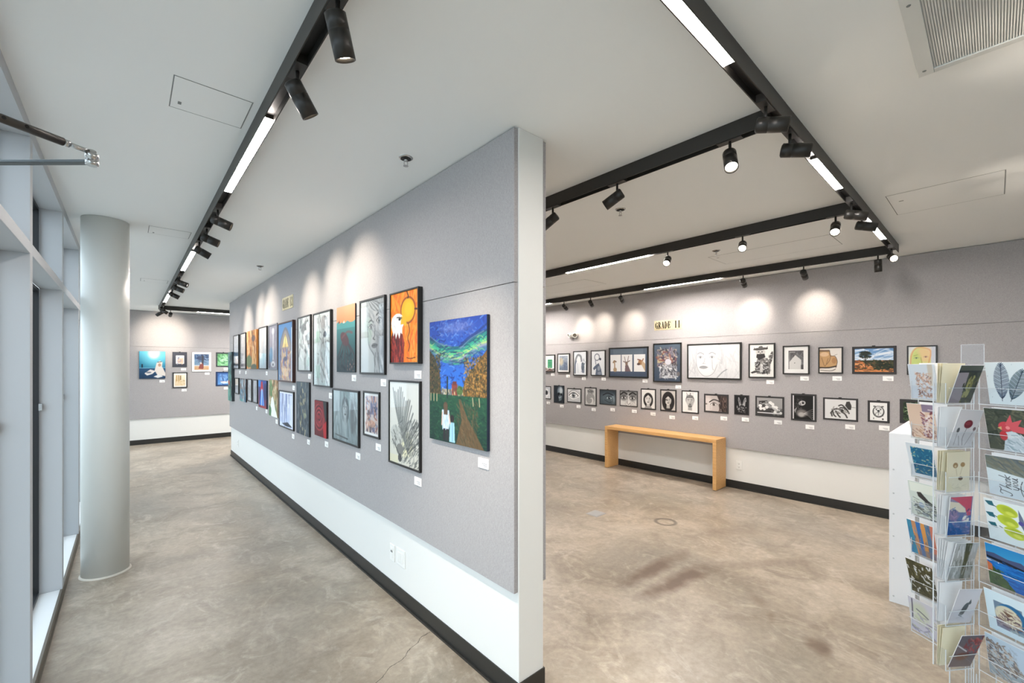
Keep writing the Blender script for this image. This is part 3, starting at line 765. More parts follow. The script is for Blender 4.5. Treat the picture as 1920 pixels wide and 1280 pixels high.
def a_b7(a):
    a.g(0, 1, (186, 200, 226), (206, 216, 236)).b(.1, .06, .62, .55, (150, 158, 186), .6).s_(60, (.05, .05, .98, .8), [(226, 232, 244), (140, 156, 196), (196, 208, 232), (110, 122, 160)], .4, .06, 1.57, .08, .6).b(.0, 0, 1, .05, (226, 230, 236)).p([(.18, .92), (.6, .84), (.92, .95), (.5, .97)], (50, 54, 66)).p([(.7, .1), (.9, .08), (1, .8), (.8, .9)], (214, 222, 240), .7)
def a_b8(a):
    a.g(0, 1, (74, 86, 92), (52, 62, 72)).s_(120, (0, 0, 1, 1), [(90, 102, 108), (44, 52, 62), (66, 78, 88), (110, 120, 122)], .2, .05, 1.4, .5, .6)
    a.s_(26, (.3, .05, .75, .98), [(176, 166, 120), (196, 186, 150), (140, 136, 110)], .08, .04, 1.4, .4, .9).e(.7, .62, .12, .05, (150, 160, 130), al=.6)
def a_rose(a):
    a.g(0, 1, (120, 30, 38), (92, 22, 30)).p([(.72, 0), (1, 0), (1, .62), (.85, .4)], (38, 42, 44)).p([(.7, .66), (1, .52), (1, 1), (.8, 1)], (170, 24, 34)).e(.4, .45, .42, .34, (130, 36, 44))
    for k in range(6): a.l([(.4 + (.42 - .06 * k) * math.cos(t + k * .8), .46 + (.36 - .055 * k) * math.sin(t + k * .8)) for t in np.linspace(0, 4.6, 9)], .04, (64, 16, 24) if k % 2 else (168, 62, 66), .8)
def a_octo(a):
    a.g(0, .26, (222, 146, 112), (216, 128, 84)).g(.26, 1, (62, 122, 122), (38, 56, 62)).p([(0, .25), (.1, .22), (.16, .26), (.3, .24), (.4, .27), (.6, .23), (.8, .27), (1, .24), (1, .34), (0, .34)], (70, 136, 136)).p([(.1, .25), (.15, .2), (.2, .25)], (110, 56, 44)).p([(.36, .26), (.42, .22), (.46, .26)], (226, 214, 196))
    for k in range(6): a.l([(.35 + .05 * k, .55), (.2 + .14 * k, .68 + .03 * (k % 2)), (.1 + .17 * k, .8), (.25 + .12 * k, .95)], .06, (66, 58, 62), .8)
    a.e(.45, .5, .24, .09, (84, 60, 64), rot=.4).l([(.3, .48), (.6, .4), (.85, .42)], .05, (112, 70, 72), .7).s_(30, (0, .7, 1, 1), [(48, 62, 66), (30, 44, 50)], .2, .05, .3, .5, .6).s_(16, (.6, .8, .95, .98), [(160, 120, 110)], .03, .02, 1, .5)
def a_woman(a):
    a.g(0, 1, (226, 230, 230), (214, 220, 220)).p([(.25, 0), (.98, 0), (.98, 1), (.62, 1), (.6, .75), (.36, .62), (.28, .35)], (176, 182, 184)).e(.66, .42, .3, .3, (204, 206, 206), soft=.3)
    a.e(.34, .42, .16, .18, (176, 206, 186), al=.6, soft=.5).eye(.8, .3, .12, (110, 116, 118)).eye(.46, .37, .10, (110, 116, 118))
    a.l([(.36, .3), (.46, .28), (.56, .31)], .03, (84, 86, 88)).l([(.68, .22), (.8, .19), (.95, .22)], .03, (84, 86, 88)).l([(.62, .36), (.6, .5), (.54, .53), (.62, .55)], .025, (110, 112, 114))
    a.e(.6, .63, .12, .035, (120, 122, 124)).l([(.49, .63), (.72, .62)], .02, (80, 82, 84))
    for k in range(8): a.l([(.3 + .03 * k, 0), (.5 + .06 * k, .14), (.98, .12 + .06 * k)], .022, (104, 110, 114) if k % 2 else (210, 216, 218), .8)
    for k in range(7): a.l([(.9, .0 + .1 * k), (.94, .5), (.78 + .03 * k, 1)], .02, (110, 114, 116), .7)
    a.l([(.3, .35), (.36, .62), (.6, .78), (.6, 1)], .03, (110, 114, 116), .9).s_(40, (.62, .75, .98, 1), [(120, 124, 126), (206, 208, 208)], .3, .03, 1.35, .2, .7).s_(60, (.3, 0, 1, .5), [(140, 148, 152), (170, 178, 182), (120, 126, 130)], .4, .014, .7, .25, .5).e(.78, .6, .14, .2, (130, 134, 138), al=.45, soft=.9).p([(0, 0), (.25, 0), (.28, .35), (.36, .62), (.6, .78), (.6, 1), (0, 1)], (206, 214, 214), .5)
    a.a *= .86
def a_eagle(a):
    a.g(0, 1, (240, 140, 36), (236, 122, 24)).s_(130, (0, 0, 1, 1), [(250, 160, 50), (232, 110, 20), (246, 176, 84), (226, 96, 24)], .3, .06, 1.4, .5, .5)
    a.e(.64, .27, .27, .19, (140, 62, 30), soft=.06).e(.64, .27, .235, .165, (248, 176, 30), soft=.15).e(.66, .25, .14, .1, (252, 190, 44), soft=.6)
    a.l([(.6, .0), (.66, .08), (.64, .1)], .03, (70, 34, 26)).l([(.88, .27), (1, .28)], .03, (70, 34, 26)).l([(.66, .46), (.7, .56), (.64, .66), (.7, .76), (.66, .84)], .022, (80, 40, 26))
    a.p([(.02, .62), (.12, .52), (.4, .52), (.52, .72), (.48, 1), (0, 1)], (110, 30, 26)).s_(60, (.02, .6, .48, 1), [(150, 40, 32), (70, 18, 20), (176, 62, 44)], .12, .03, 1.4, .25)
    a.e(.26, .42, .24, .125, (244, 240, 232), soft=.06).p([(.05, .42), (.1, .62), (.16, .56), (.2, .66), (.27, .57), (.33, .66), (.38, .57), (.44, .6), (.44, .42)], (240, 234, 224))
    a.p([(.4, .34), (.56, .37), (.6, .46), (.54, .5), (.5, .46), (.38, .46)], (236, 176, 40)).e(.34, .38, .045, .02, (40, 34, 30)).l([(.24, .35), (.34, .355), (.42, .37)], .025, (90, 80, 74)).s_(20, (.05, .36, .25, .56), [(206, 200, 196), (255, 252, 246)], .1, .02, 1.2, .4).l([(.6, .93), (.72, .945), (.9, .93)], .015, (90, 40, 20))
def a_aurora(a):
    a.g(0, .62, (34, 60, 140), (44, 112, 204)).s_(520, (0, 0, 1, .62), [(24, 44, 120), (60, 104, 186), (20, 36, 96), (96, 140, 206), (36, 84, 176), (40, 70, 150)], .05, .012, .15, .6, .7)
    a.e(.5, .07, .24, .04, (120, 132, 186), al=.5, soft=.9).s_(70, (.2, .02, .8, .14), [(110, 122, 180), (80, 96, 160), (50, 66, 134)], .035, .014, .2, 1, .5)
    cols = [(24, 62, 84), (34, 110, 110), (40, 140, 112), (62, 172, 122), (104, 186, 116), (176, 190, 116), (122, 128, 160), (60, 104, 128)]
    for k, c in enumerate(cols):
        q = .017 * k; a.l([(-.02, .125 + q), (.16, .19 + q), (.36, .225 + q), (.55, .235 + q), (.72, .185 + q), (.88, .14 + q), (1.02, .12 + q)], .036, c, .75)
    for k in range(150):
        u = a.r.uniform(0, 1); q = a.r.uniform(-.01, .14); v = .13 + .105 * math.sin(PI * min(1, u / 1.05)) - (.03 if u > .75 else 0) + q
        a.l([(u - .05, v - .018 * math.cos(PI * u)), (u, v), (u + .05, v + .018 * math.cos(PI * u) * -1)], .009, cols[a.r.randint(8)] if a.r.rand() < .7 else (20, 40, 80), .7)
    a.l([(.56, .225), (.70, .165), (.86, .12), (1.0, .07)], .022, (28, 44, 92), .6).l([(0, .12), (.2, .19), (.42, .22)], .014, (110, 124, 160), .6).l([(.58, .24), (.75, .17), (.95, .12)], .012, (110, 126, 160), .6)
    a.p([(0, .24), (.1, .3), (.2, .42), (.24, .62), (0, .64)], (66, 56, 42)).p([(1, .26), (.84, .36), (.66, .48), (.6, .6), (.72, .64), (1, .66)], (104, 76, 38))
    a.s_(420, (0, .28, .22, .62), [(86, 72, 46), (40, 44, 34), (112, 88, 52), (56, 66, 42), (30, 36, 32)], .022, .011, .8, .9, .8).s_(620, (.64, .31, 1, .62), [(150, 108, 50), (80, 62, 34), (172, 130, 70), (58, 58, 36), (40, 44, 30)], .022, .011, .8, .9, .8)
    a.g(.61, 1, (30, 76, 54), (20, 48, 42)).s_(420, (0, .62, 1, 1), [(40, 90, 58), (20, 56, 44), (54, 96, 62), (16, 42, 38), (34, 74, 46)], .06, .01, .2, .5, .6)
    a.b(.24, .565, .62, .612, (120, 112, 92), .8).b(.43, .52, .53, .61, (122, 58, 50)).b(.445, .50, .515, .53, (96, 46, 44)).b(.28, .565, .35, .612, (176, 170, 152)).s_(46, (.24, .56, .62, .615), [(206, 190, 140), (60, 56, 50), (90, 80, 66)], .02, .012, 1.57, .2).b(.335, .46, .36, .64, (24, 46, 44)).e(.57, .57, .05, .035, (70, 96, 54)).s_(30, (.52, .54, .62, .61), [(84, 112, 60), (50, 72, 44)], .03, .01, .8, .9)
    a.p([(.55, .64), (.58, .64), (.7, .78), (.96, 1), (.5, 1), (.6, .8)], (92, 74, 50)).s_(200, (.52, .66, .86, 1), [(112, 90, 60), (80, 64, 44), (96, 86, 66), (60, 60, 42)], .06, .01, .9, .4, .6)
    for k in range(3): a.l([(.03 + .06 * k, .61), (.03 + .06 * k, .67)], .012, (190, 172, 136))
    for k in range(2): a.l([(.78 + .1 * k, .62), (.79 + .1 * k, .68)], .01, (190, 172, 136))
    # two walkers seen from behind
    a.p([(.25, .735), (.38, .735), (.4, .82), (.37, .9), (.26, .9), (.24, .82)], (184, 204, 224)).s_(30, (.26, .75, .38, .89), [(206, 222, 236), (150, 176, 204)], .05, .012, 1.5, .3, .7).e(.315, .705, .04, .035, (82, 64, 50)).p([(.285, .69), (.35, .69), (.355, .775), (.28, .775)], (88, 70, 54)).b(.27, .89, .315, .985, (40, 38, 42)).b(.325, .89, .37, .985, (44, 42, 46))
    a.e(.435, .80, .035, .03, (38, 32, 34)).p([(.395, .83), (.475, .83), (.485, .99), (.385, .99)], (150, 194, 212)).l([(.44, .84), (.44, .98)], .012, (110, 150, 176)).l([(.255, .76), (.245, .86)], .018, (200, 166, 148)).l([(.38, .77), (.4, .84)], .018, (200, 166, 148))
def a_glassp(a):
    a.g(0, 1, (150, 170, 172), (110, 126, 130)).e(.5, .45, .14, .3, (196, 206, 206), al=.7, soft=.5).e(.22, .4, .12, .24, (130, 146, 150), soft=.4).e(.82, .45, .12, .34, (76, 84, 88), soft=.5).b(.74, .2, .8, .8, (60, 66, 70), .6).face(.5, .36, .1, (176, 186, 188), (104, 114, 118), (70, 78, 82)).e(.5, .8, .2, .25, (160, 172, 174), al=.6, soft=.5).s_(40, (0, 0, 1, 1), [(170, 186, 188), (90, 102, 106)], .3, .04, 1.3, .4, .4).l([(.1, .9), (.6, .93)], .02, (60, 66, 70))
def a_small(a):
    a.g(0, 1, (196, 186, 190), (206, 190, 180)).s_(110, (.05, .02, .95, .98), [(206, 160, 140), (70, 80, 120), (50, 44, 54), (226, 206, 200), (150, 96, 80), (110, 120, 150)], .18, .06, 1.4, .6).b(.4, .2, .7, .5, (84, 90, 130), .5).e(.5, .75, .3, .1, (196, 140, 110), al=.6)
def a_wing(a):
    a.g(0, 1, (226, 226, 220), (214, 210, 196)).e(.5, .74, .28, .16, (234, 226, 180), al=.8, soft=.5)
    for k in range(20):
        t = k / 19.0; x0, y0 = .35 + .28 * t, .55 + .3 * t
        x1, y1 = .12 + .95 * t ** .9, .08 + .05 * math.sin(k) + .55 * t ** 2
        a.l([(x0, y0), (.5 * (x0 + x1) - .03, .5 * (y0 + y1)), (x1, y1)], .03, (108, 112, 108) if k % 2 else (150, 152, 146), .8).l([(x0, y0), (.5 * (x0 + x1) - .02, .5 * (y0 + y1)), (x1, y1)], .01, (60, 62, 60), .8)
    a.s_(260, (.3, .45, .98, .98), [(90, 92, 90), (150, 152, 148), (56, 58, 58)], .1, .012, -.9, .3, .7)
    a.e(.24, .66, .2, .12, (196, 196, 188), rot=.5).s_(60, (.08, .55, .45, .8), [(90, 90, 86), (160, 160, 152)], .1, .014, .9, .3, .8).e(.36, .82, .12, .07, (120, 118, 112)).e(.36, .92, .06, .05, (50, 48, 48)).l([(.1, .72), (.3, .86), (.36, .95)], .025, (70, 70, 68)).b(0, .9, .3, 1, (226, 218, 176), .5)
# end wall
def a_e1(a):
    a.g(0, .6, (90, 180, 206), (44, 120, 150)).e(.55, .1, .42, .42, (130, 210, 226), al=.7, soft=.9).e(.55, .08, .2, .18, (232, 250, 250), soft=.7).g(.6, 1, (36, 76, 110), (26, 54, 84)).l([(0, .61), (1, .6)], .02, (130, 196, 220)).b(.09, .47, .14, .6, (18, 30, 44))
    a.p([(.66, .42), (.78, .34), (.88, .4), (.86, .55), (1, .8), (1, .9), (.7, .88), (.58, .7)], (216, 208, 200)).e(.77, .5, .06, .06, (176, 140, 120)).l([(.7, .4), (.84, .38)], .03, (40, 40, 50)).p([(.2, .8), (.42, .66), (.62, .72), (.5, .82), (.3, .88)], (220, 214, 210)).p([(.54, .92), (.74, .84), (.9, .92), (.7, .97)], (214, 214, 214)).e(.36, .77, .1, .03, (70, 80, 100), al=.7)
def a_e2(a): a.b(0, 0, 1, 1, (62, 64, 74)).b(.24, .24, .8, .78, (240, 236, 232)).b(.34, .4, .72, .74, (206, 150, 120), .7).s_(20, (.32, .34, .74, .76), [(150, 150, 170), (226, 190, 160), (120, 130, 150)], .2, .05, 1.5, .6)
def a_e3(a):
    a.g(0, .7, (84, 116, 150), (120, 150, 176)).s_(60, (0, 0, 1, .5), [(60, 84, 120), (150, 176, 206), (44, 60, 92)], .3, .06, .2, .6, .7).e(.45, .25, .26, .14, (50, 66, 96), al=.7).g(.76, 1, (206, 170, 130), (190, 150, 110)).b(.5, .1, .62, .9, (50, 54, 66)).p([(.28, .92), (.4, .6), (.5, .55), (.62, .66), (.6, .95)], (130, 62, 56)).e(.45, .58, .06, .06, (206, 196, 190))
def a_e4(a): a.b(0, 0, 1, 1, (58, 62, 68)).g(.1, .92, (90, 150, 96), (130, 190, 140), .1, .92).e(.55, .5, .3, .28, (190, 226, 200), al=.7, soft=.7).l([(.12, .55), (.4, .7), (.9, .62)], .05, (60, 130, 70)).s_(40, (.12, .12, .9, .9), [(40, 96, 60), (170, 216, 170), (90, 160, 96)], .2, .05, .5, .8, .7)
def a_e5(a): a.b(0, 0, 1, 1, (240, 238, 232)).g(.12, .9, (236, 222, 190), (214, 180, 120), .1, .9, .6).b(.2, .15, .28, .6, (190, 150, 80)).b(.34, .15, .42, .62, (176, 140, 76)).b(.48, .18, .58, .5, (150, 120, 70)).s_(30, (.15, .5, .85, .88), [(206, 170, 110), (150, 120, 80), (230, 210, 170)], .12, .04, 1.2, .6, .7)
def a_e6(a): a.b(0, 0, 1, 1, (38, 58, 96)).g(.1, .9, (60, 100, 160), (90, 146, 206), .12, .92).b(.25, .2, .75, .6, (110, 150, 200), .8).p([(.3, .72), (.9, .62), (.9, .8), (.4, .84)], (206, 220, 230)).l([(.4, .2), (.5, .6)], .05, (40, 60, 110)).l([(.3, .66), (.8, .7)], .03, (206, 150, 110)).s_(20, (.15, .15, .9, .9), [(40, 70, 130), (150, 190, 226)], .2, .04, 1.4, .5, .6)
# right wall, upper row
def a_r1(a): a.b(0, 0, 1, 1, W_).b(.26, .26, .76, .78, (50, 140, 96)).b(.3, .38, .7, .41, (110, 180, 140)).b(.3, .53, .7, .56, (110, 180, 140)).b(.3, .66, .7, .69, (110, 180, 140)).g(.82, 1, (120, 96, 86), (84, 66, 60)).s_(20, (0, .8, 1, 1), [(150, 120, 110), (70, 60, 58), (196, 190, 186)], .15, .06, 0, .4)
def a_r2(a): a.g(0, 1, (150, 160, 172), (120, 134, 152)).e(.24, .4, .22, .26, (196, 180, 150), al=.8, soft=.5).p([(.35, 1), (.6, .4), (.85, .5), (1, 1)], (104, 118, 140)).n(5, 16)
def a_r3(a):
    a.b(0, 0, 1, 1, (234, 238, 242)).l([(.1, .92), (.12, .45), (.3, .16), (.55, .2), (.6, .4)], .13, (140, 146, 152)).l([(.08, .9), (.1, .6), (.2, .4)], .08, (110, 122, 146)).e(.4, .38, .16, .12, (240, 240, 242)).l([(.3, .5), (.35, .9)], .02, (150, 156, 170)).e(.72, .66, .12, .2, (96, 108, 124)).e(.74, .86, .1, .05, (120, 130, 150)).s_(24, (.6, .3, .9, .9), [(150, 160, 176), (84, 92, 110)], .1, .03, 1.2, .7)
def a_r4(a):
    a.b(0, 0, 1, 1, (236, 239, 242)).e(.42, .26, .2, .15, (104, 112, 126)).e(.42, .26, .15, .115, (240, 242, 244)).e(.66, .34, .07, .05, (70, 78, 92)).l([(.3, .4), (.34, .55)], .05, (110, 120, 136)).p([(.12, .72), (.3, .6), (.55, .5), (.72, .74), (.8, 1), (.3, 1), (.36, .72), (.2, .8)], (96, 108, 128)).e(.55, .72, .1, .1, (150, 160, 174)).e(.6, .92, .14, .06, (140, 150, 166))
def a_r5(a):
    a.g(0, 1, (92, 106, 122), (70, 84, 106)).g(0, .25, (110, 124, 138), (120, 130, 140), .1, .9, .5)
    for u in (.02, .33, .66): a.b(u, .22, u + .29, .82, (236, 236, 236))
    a.l([(.1, .5), (.13, .44), (.17, .47)], .03, (150, 120, 92)).l([(.13, .46), (.14, .62), (.13, .8)], .03, (170, 140, 110)).e(.15, .76, .05, .08, (176, 150, 120)).e(.17, .47, .025, .02, (120, 96, 80))
    a.l([(.44, .5), (.41, .3)], .014, (110, 96, 92)).l([(.49, .5), (.52, .28)], .014, (110, 96, 92)).e(.465, .54, .035, .07, (140, 116, 100)).l([(.38, .46), (.46, .5), (.55, .44)], .02, (120, 100, 92)).p([(.43, .6), (.5, .58), (.58, .82), (.42, .82)], (120, 100, 104))
    a.e(.83, .5, .06, .09, (176, 130, 90)).e(.78, .56, .04, .04, (90, 66, 60)).l([(.76, .4), (.82, .42)], .025, (130, 84, 66)).p([(.86, .42), (.95, .55), (.95, .82), (.86, .6)], (196, 170, 140)).l([(.9, .38), (.88, .44)], .025, (150, 104, 80))
def a_r6(a):
    a.g(0, 1, (84, 98, 112), (60, 74, 92)).b(.12, .14, .86, .62, (150, 140, 130)).b(.14, .22, .42, .5, (186, 176, 140)).s_(110, (.12, .14, .86, .62), [(90, 70, 90), (60, 60, 66), (196, 186, 170), (140, 90, 80), (110, 110, 130)], .16, .05, .8, .9).p([(.2, .92), (.3, .6), (.62, .5), (.88, .66), (.8, .92)], (140, 140, 144)).s_(130, (.22, .56, .86, .92), [(226, 228, 230), (60, 62, 70), (150, 152, 160)], .1, .035, 1.1, .8).e(.54, .48, .12, .08, (206, 206, 214)).b(.3, .88, .7, .9, (200, 204, 208)).e(.92, .8, .06, .06, (140, 120, 110), al=.6)
def a_r7(a):
    a.g(0, 1, (230, 231, 232), (224, 225, 226)).e(.36, .46, .2, .5, (238, 238, 238), soft=.3).l([(.18, .1), (.16, .4), (.2, .75), (.34, .95), (.5, .86), (.58, .6)], .012, (176, 178, 180)).l([(.62, .0), (.68, .3), (.66, .55)], .05, (190, 192, 196), .7)
    for cx in (.25, .48): a.eye(cx, .38, .05, (150, 152, 156), (120, 122, 126), (236, 236, 236)).l([(cx - .06, .28), (cx, .235), (cx + .07, .29)], .012, (130, 132, 136))
    a.e(.31, .68, .08, .05, (170, 171, 174)).l([(.23, .68), (.31, .665), (.4, .68)], .01, (130, 132, 134)).l([(.34, .4), (.32, .54), (.29, .56), (.35, .57)], .01, (178, 180, 182)).l([(.48, .44), (.49, .7), (.51, .76)], .008, (150, 152, 156)).s_(50, (.55, .1, 1, .95), [(200, 202, 205), (214, 215, 217)], .2, .02, 1.2, .5, .5).l([(.58, .98), (.68, .82), (.76, .74)], .02, (150, 152, 156), .8).s_(20, (.02, .1, .18, .9), [(196, 198, 202)], .2, .015, 1.4, .3, .6)
    a.a *= .93
def a_r8(a):
    a.b(0, 0, 1, 1, (230, 230, 226)).e(.88, .42, .07, .2, (90, 88, 86), rot=.2).s_(16, (.8, .3, .95, .55), [(226, 226, 222), (50, 50, 50)], .08, .03, 0, .3)
    a.p([(.32, .45), (.74, .42), (.86, .6), (.84, .9), (.3, .9), (.28, .6)], (120, 118, 116)).s_(110, (.28, .45, .86, .9), [(40, 40, 40), (226, 226, 224), (90, 90, 88), (150, 148, 146)], .07, .025, .9, .8)
    a.e(.46, .24, .2, .1, (206, 204, 200)).e(.38, .23, .035, .015, K_).e(.52, .23, .035, .015, K_).e(.45, .27, .03, .014, (110, 90, 88)).p([(.3, .3), (.62, .29), (.66, .4), (.4, .48), (.28, .4)], (50, 48, 48)).e(.45, .14, .3, .04, (70, 68, 66), rot=-.08).p([(.34, .14), (.4, .06), (.52, .05), (.6, .13)], (96, 94, 92)).p([(.18, .08), (.28, .18), (.2, .17)], (70, 68, 66)).p([(.74, .06), (.66, .17), (.76, .15)], (60, 58, 58))
    a.p([(.22, .55), (.44, .55), (.42, .84), (.1, .9), (.04, .86), (.24, .8)], (60, 58, 58)).p([(.56, .58), (.74, .55), (.74, .88), (.5, .92), (.58, .82)], (60, 58, 58)).s_(60, (.24, .56, .42, .82), [(230, 230, 228), (40, 40, 40)], .06, .02, .7, .9).s_(50, (.58, .58, .74, .86), [(230, 230, 228), (40, 40, 40)], .06, .02, .7, .9).b(.44, .6, .55, .86, (226, 226, 224), .7)
def a_r9(a):
    a.g(0, 1, (84, 84, 86), (120, 120, 122)).s_(60, (0, 0, 1, 1), [(60, 60, 62), (140, 140, 142), (100, 100, 104)], .25, .05, 1.3, .6, .6).p([(.06, .98), (.06, .62), (.46, .24), (.84, .5), (.84, 1), (.06, 1)], (206, 205, 202)).b(.08, .08, .46, .11, (170, 170, 170)).b(.06, .08, .09, .6, (170, 170, 170)).e(.42, .66, .03, .025, (90, 90, 90)).b(.82, .76, 1, .98, (70, 70, 72))
def a_r10(a):
    a.b(0, 0, 1, 1, (228, 222, 214)).p([(0, .06), (.46, .1), (.52, .3), (.72, .36), (.8, .55), (.74, .78), (0, .84)], (196, 156, 108)).b(0, .08, .45, .15, (120, 96, 74)).e(.22, .26, .2, .09, (226, 196, 160), al=.8).l([(.46, .1), (.5, .32), (.7, .34), (.8, .55), (.74, .8)], .025, (70, 52, 40)).l([(0, .8), (.4, .8), (.75, .74)], .07, (56, 46, 42)).l([(.05, .9), (.5, .93), (.72, .86)], .03, (70, 60, 54)).l([(.1, .4), (.25, .74), (.4, .42)], .02, (110, 84, 58)).l([(.5, .32), (.46, .5), (.34, .66)], .02, (100, 76, 52)).e(.66, .52, .1, .12, (176, 132, 86)).l([(.68, .3), (.8, .26)], .015, (110, 100, 96))
def a_r11(a):
    a.g(0, .52, (84, 130, 180), (186, 206, 222)).s_(50, (0, 0, 1, .5), [(226, 232, 238), (110, 150, 196), (196, 214, 230)], .4, .05, -.2, .2, .7).g(.5, 1, (90, 66, 50), (206, 130, 74)).b(.3, .52, 1, .6, (50, 56, 44)).s_(130, (0, .52, 1, 1), [(206, 130, 76), (150, 84, 50), (60, 50, 36), (230, 160, 104), (44, 60, 40)], .12, .035, .25, .4).s_(60, (.5, .54, 1, .85), [(40, 52, 36), (70, 70, 46), (30, 36, 30)], .1, .05, .4, .5)
    a.l([(.29, .85), (.29, .5), (.27, .38)], .02, (36, 34, 32)).l([(.29, .5), (.38, .36)], .012, (36, 34, 32)).l([(.29, .5), (.2, .4)], .012, (36, 34, 32)).s_(70, (.14, .14, .42, .4), [(40, 46, 40), (56, 64, 54), (26, 30, 28)], .06, .035, .1, .4).e(.3, .22, .1, .06, (44, 52, 46)).b(0, .92, .7, 1, (214, 140, 84), .6)
def a_r12(a):
    a.b(0, 0, 1, 1, (220, 220, 216)).e(.45, .5, .4, .5, (206, 210, 120), soft=.2).e(.6, .3, .3, .26, (226, 186, 130), al=.8, soft=.5).e(.3, .6, .2, .4, (190, 206, 100), al=.8, soft=.5).l([(.08, .8), (.12, .3), (.3, .06), (.62, .06), (.82, .2), (.74, .6)], .05, (216, 150, 90), .8).l([(.2, .34), (.34, .3)], .03, (150, 160, 60)).eye(.3, .42, .09, (110, 130, 50), (70, 90, 40), (216, 216, 160)).eye(.64, .38, .08, (150, 90, 60), (110, 60, 40), (230, 200, 160)).l([(.46, .4), (.5, .62), (.4, .66)], .025, (170, 150, 70)).e(.46, .82, .12, .05, (206, 130, 90)).p([(.85, .0), (1, 0), (1, 1), (.8, 1)], (206, 208, 216))
# right wall, lower row
def a_s1(a): a.g(0, 1, (186, 190, 196), (214, 216, 218)).e(.5, .5, .34, .4, (236, 236, 236), soft=.2).e(.62, .5, .16, .2, (60, 64, 70)).e(.62, .5, .07, .09, K_).s_(20, (0, 0, 1, 1), [(150, 156, 164), (226, 226, 228)], .2, .04, 1.3, .5, .6)
def a_s2(a):
    a.b(0, 0, 1, 1, (34, 40, 48)).e(.62, .32, .26, .26, (120, 132, 142), soft=.5).e(.7, .28, .14, .18, (196, 204, 208), al=.8, soft=.7).e(.5, .48, .12, .08, (18, 22, 28)).e(.72, .5, .08, .07, (18, 22, 28)).p([(.46, .6), (.82, .58), (.74, .84), (.5, .9)], (96, 108, 116)).s_(16, (.46, .64, .78, .8), [(190, 198, 202), (30, 36, 42)], .06, .03, 1.5, .2)
def a_s3(a):
    a.g(0, 1, (206, 207, 208), (186, 188, 190)).e(.48, .5, .44, .36, (222, 222, 222), soft=.1).eye(.46, .5, .36, (130, 134, 138), (30, 32, 34), (240, 240, 240)).l([(.06, .4), (.3, .14), (.6, .12), (.92, .36)], .03, (120, 122, 124)).l([(.1, .66), (.4, .86), (.86, .68)], .025, (150, 152, 154)).l([(.08, .3), (.34, .06), (.7, .06), (.95, .26)], .03, (150, 152, 154), .7)
def a_s4(a):
    a.b(0, 0, 1, 1, (190, 190, 188)).e(.5, .2, .28, .16, (120, 120, 120)).e(.5, .62, .42, .34, (206, 205, 202), soft=.06)
    for k in range(7): a.l([(.5 + (.06 + .055 * k) * math.cos(t), .62 + (.05 + .045 * k) * math.sin(t)) for t in np.linspace(.3 * k, .3 * k + 5.2, 12)], .028, (60, 60, 62), .85)
    a.s_(40, (.2, .05, .8, .3), [(70, 70, 72), (160, 160, 158)], .1, .03, .9, .8)
def a_s5(a):
    a.g(0, 1, (44, 52, 60), (66, 78, 86)).e(.5, .55, .5, .4, (96, 112, 120), al=.6, soft=.9).e(.86, .6, .1, .3, (150, 166, 174), al=.6, soft=.8).eye(.6, .55, .2, (56, 68, 76), (14, 16, 20), (170, 184, 190)).l([(.2, .36), (.5, .2), (.86, .34)], .05, (26, 30, 36)).l([(.3, .7), (.6, .86), (.76, .8)], .03, (30, 36, 42), .7).l([(.82, .6), (.84, .85)], .03, K_)
def a_s6(a):
    a.g(0, 1, (120, 120, 120), (190, 190, 188)).e(.5, .7, .16, .5, (214, 214, 212), soft=.6).e(.2, .75, .2, .25, (206, 206, 204), soft=.6).e(.8, .75, .2, .25, (196, 196, 194), soft=.6)
    for cx in (.22, .74): a.e(cx, .42, .2, .24, (90, 90, 90), al=.7, soft=.6).eye(cx, .45, .16, (60, 60, 60), (16, 16, 16), (226, 226, 226)).l([(cx - .2, .24), (cx, .08), (cx + .2, .2)], .07, (40, 40, 40))
    a.l([(.46, .3), (.42, .8), (.5, .9), (.6, .82)], .03, (90, 90, 90)).s_(40, (.3, .6, .95, .98), [(226, 226, 224), (140, 140, 140)], .04, .03, .5, 1, .6)
def a_s7(a): a.b(0, 0, 1, 1, (222, 221, 218)).face(.5, .52, .24, (212, 210, 206), (44, 42, 42), (40, 38, 38)).p([(.2, 1), (.3, .88), (.7, .88), (.8, 1)], (150, 148, 146))
def a_s8(a): a.b(0, 0, 1, 1, (190, 186, 180)).e(.5, .55, .44, .5, (40, 38, 38), soft=.06).face(.5, .5, .22, (200, 197, 192), (36, 34, 34), (30, 30, 30)).l([(.3, .45), (.45, .5)], .06, (60, 58, 58)).e(.4, .47, .1, .06, (120, 118, 116), al=.6).l([(.32, .2), (.28, .6), (.3, .95)], .06, (36, 34, 34))
def a_s9(a): a.b(0, 0, 1, 1, (226, 226, 224)).face(.5, .46, .25, (190, 189, 187), (110, 110, 110), (44, 44, 44), long=False).e(.5, .7, .14, .06, (60, 60, 60), al=.6).s_(30, (.28, .06, .72, .26), [(84, 84, 84), (160, 160, 160)], .08, .02, 1.3, .4)
def a_s10(a):
    a.g(0, 1, (176, 168, 164), (190, 182, 178)).e(.12, .6, .2, .5, (206, 200, 196), soft=.6).p([(.55, 0), (1, 0), (1, 1), (.78, 1), (.7, .5)], (52, 44, 42)).s_(40, (.66, .1, 1, 1), [(84, 70, 64), (40, 34, 34), (120, 100, 92)], .3, .04, 1.3, .3).eye(.4, .56, .16, (96, 84, 78), (24, 22, 22), (226, 222, 218)).l([(.2, .42), (.4, .26), (.64, .34)], .05, (50, 44, 42)).eye(.04, .56, .07, (96, 84, 78), (24, 22, 22), (210, 206, 202)).b(.22, .6, .24, .9, (150, 142, 138), .5)
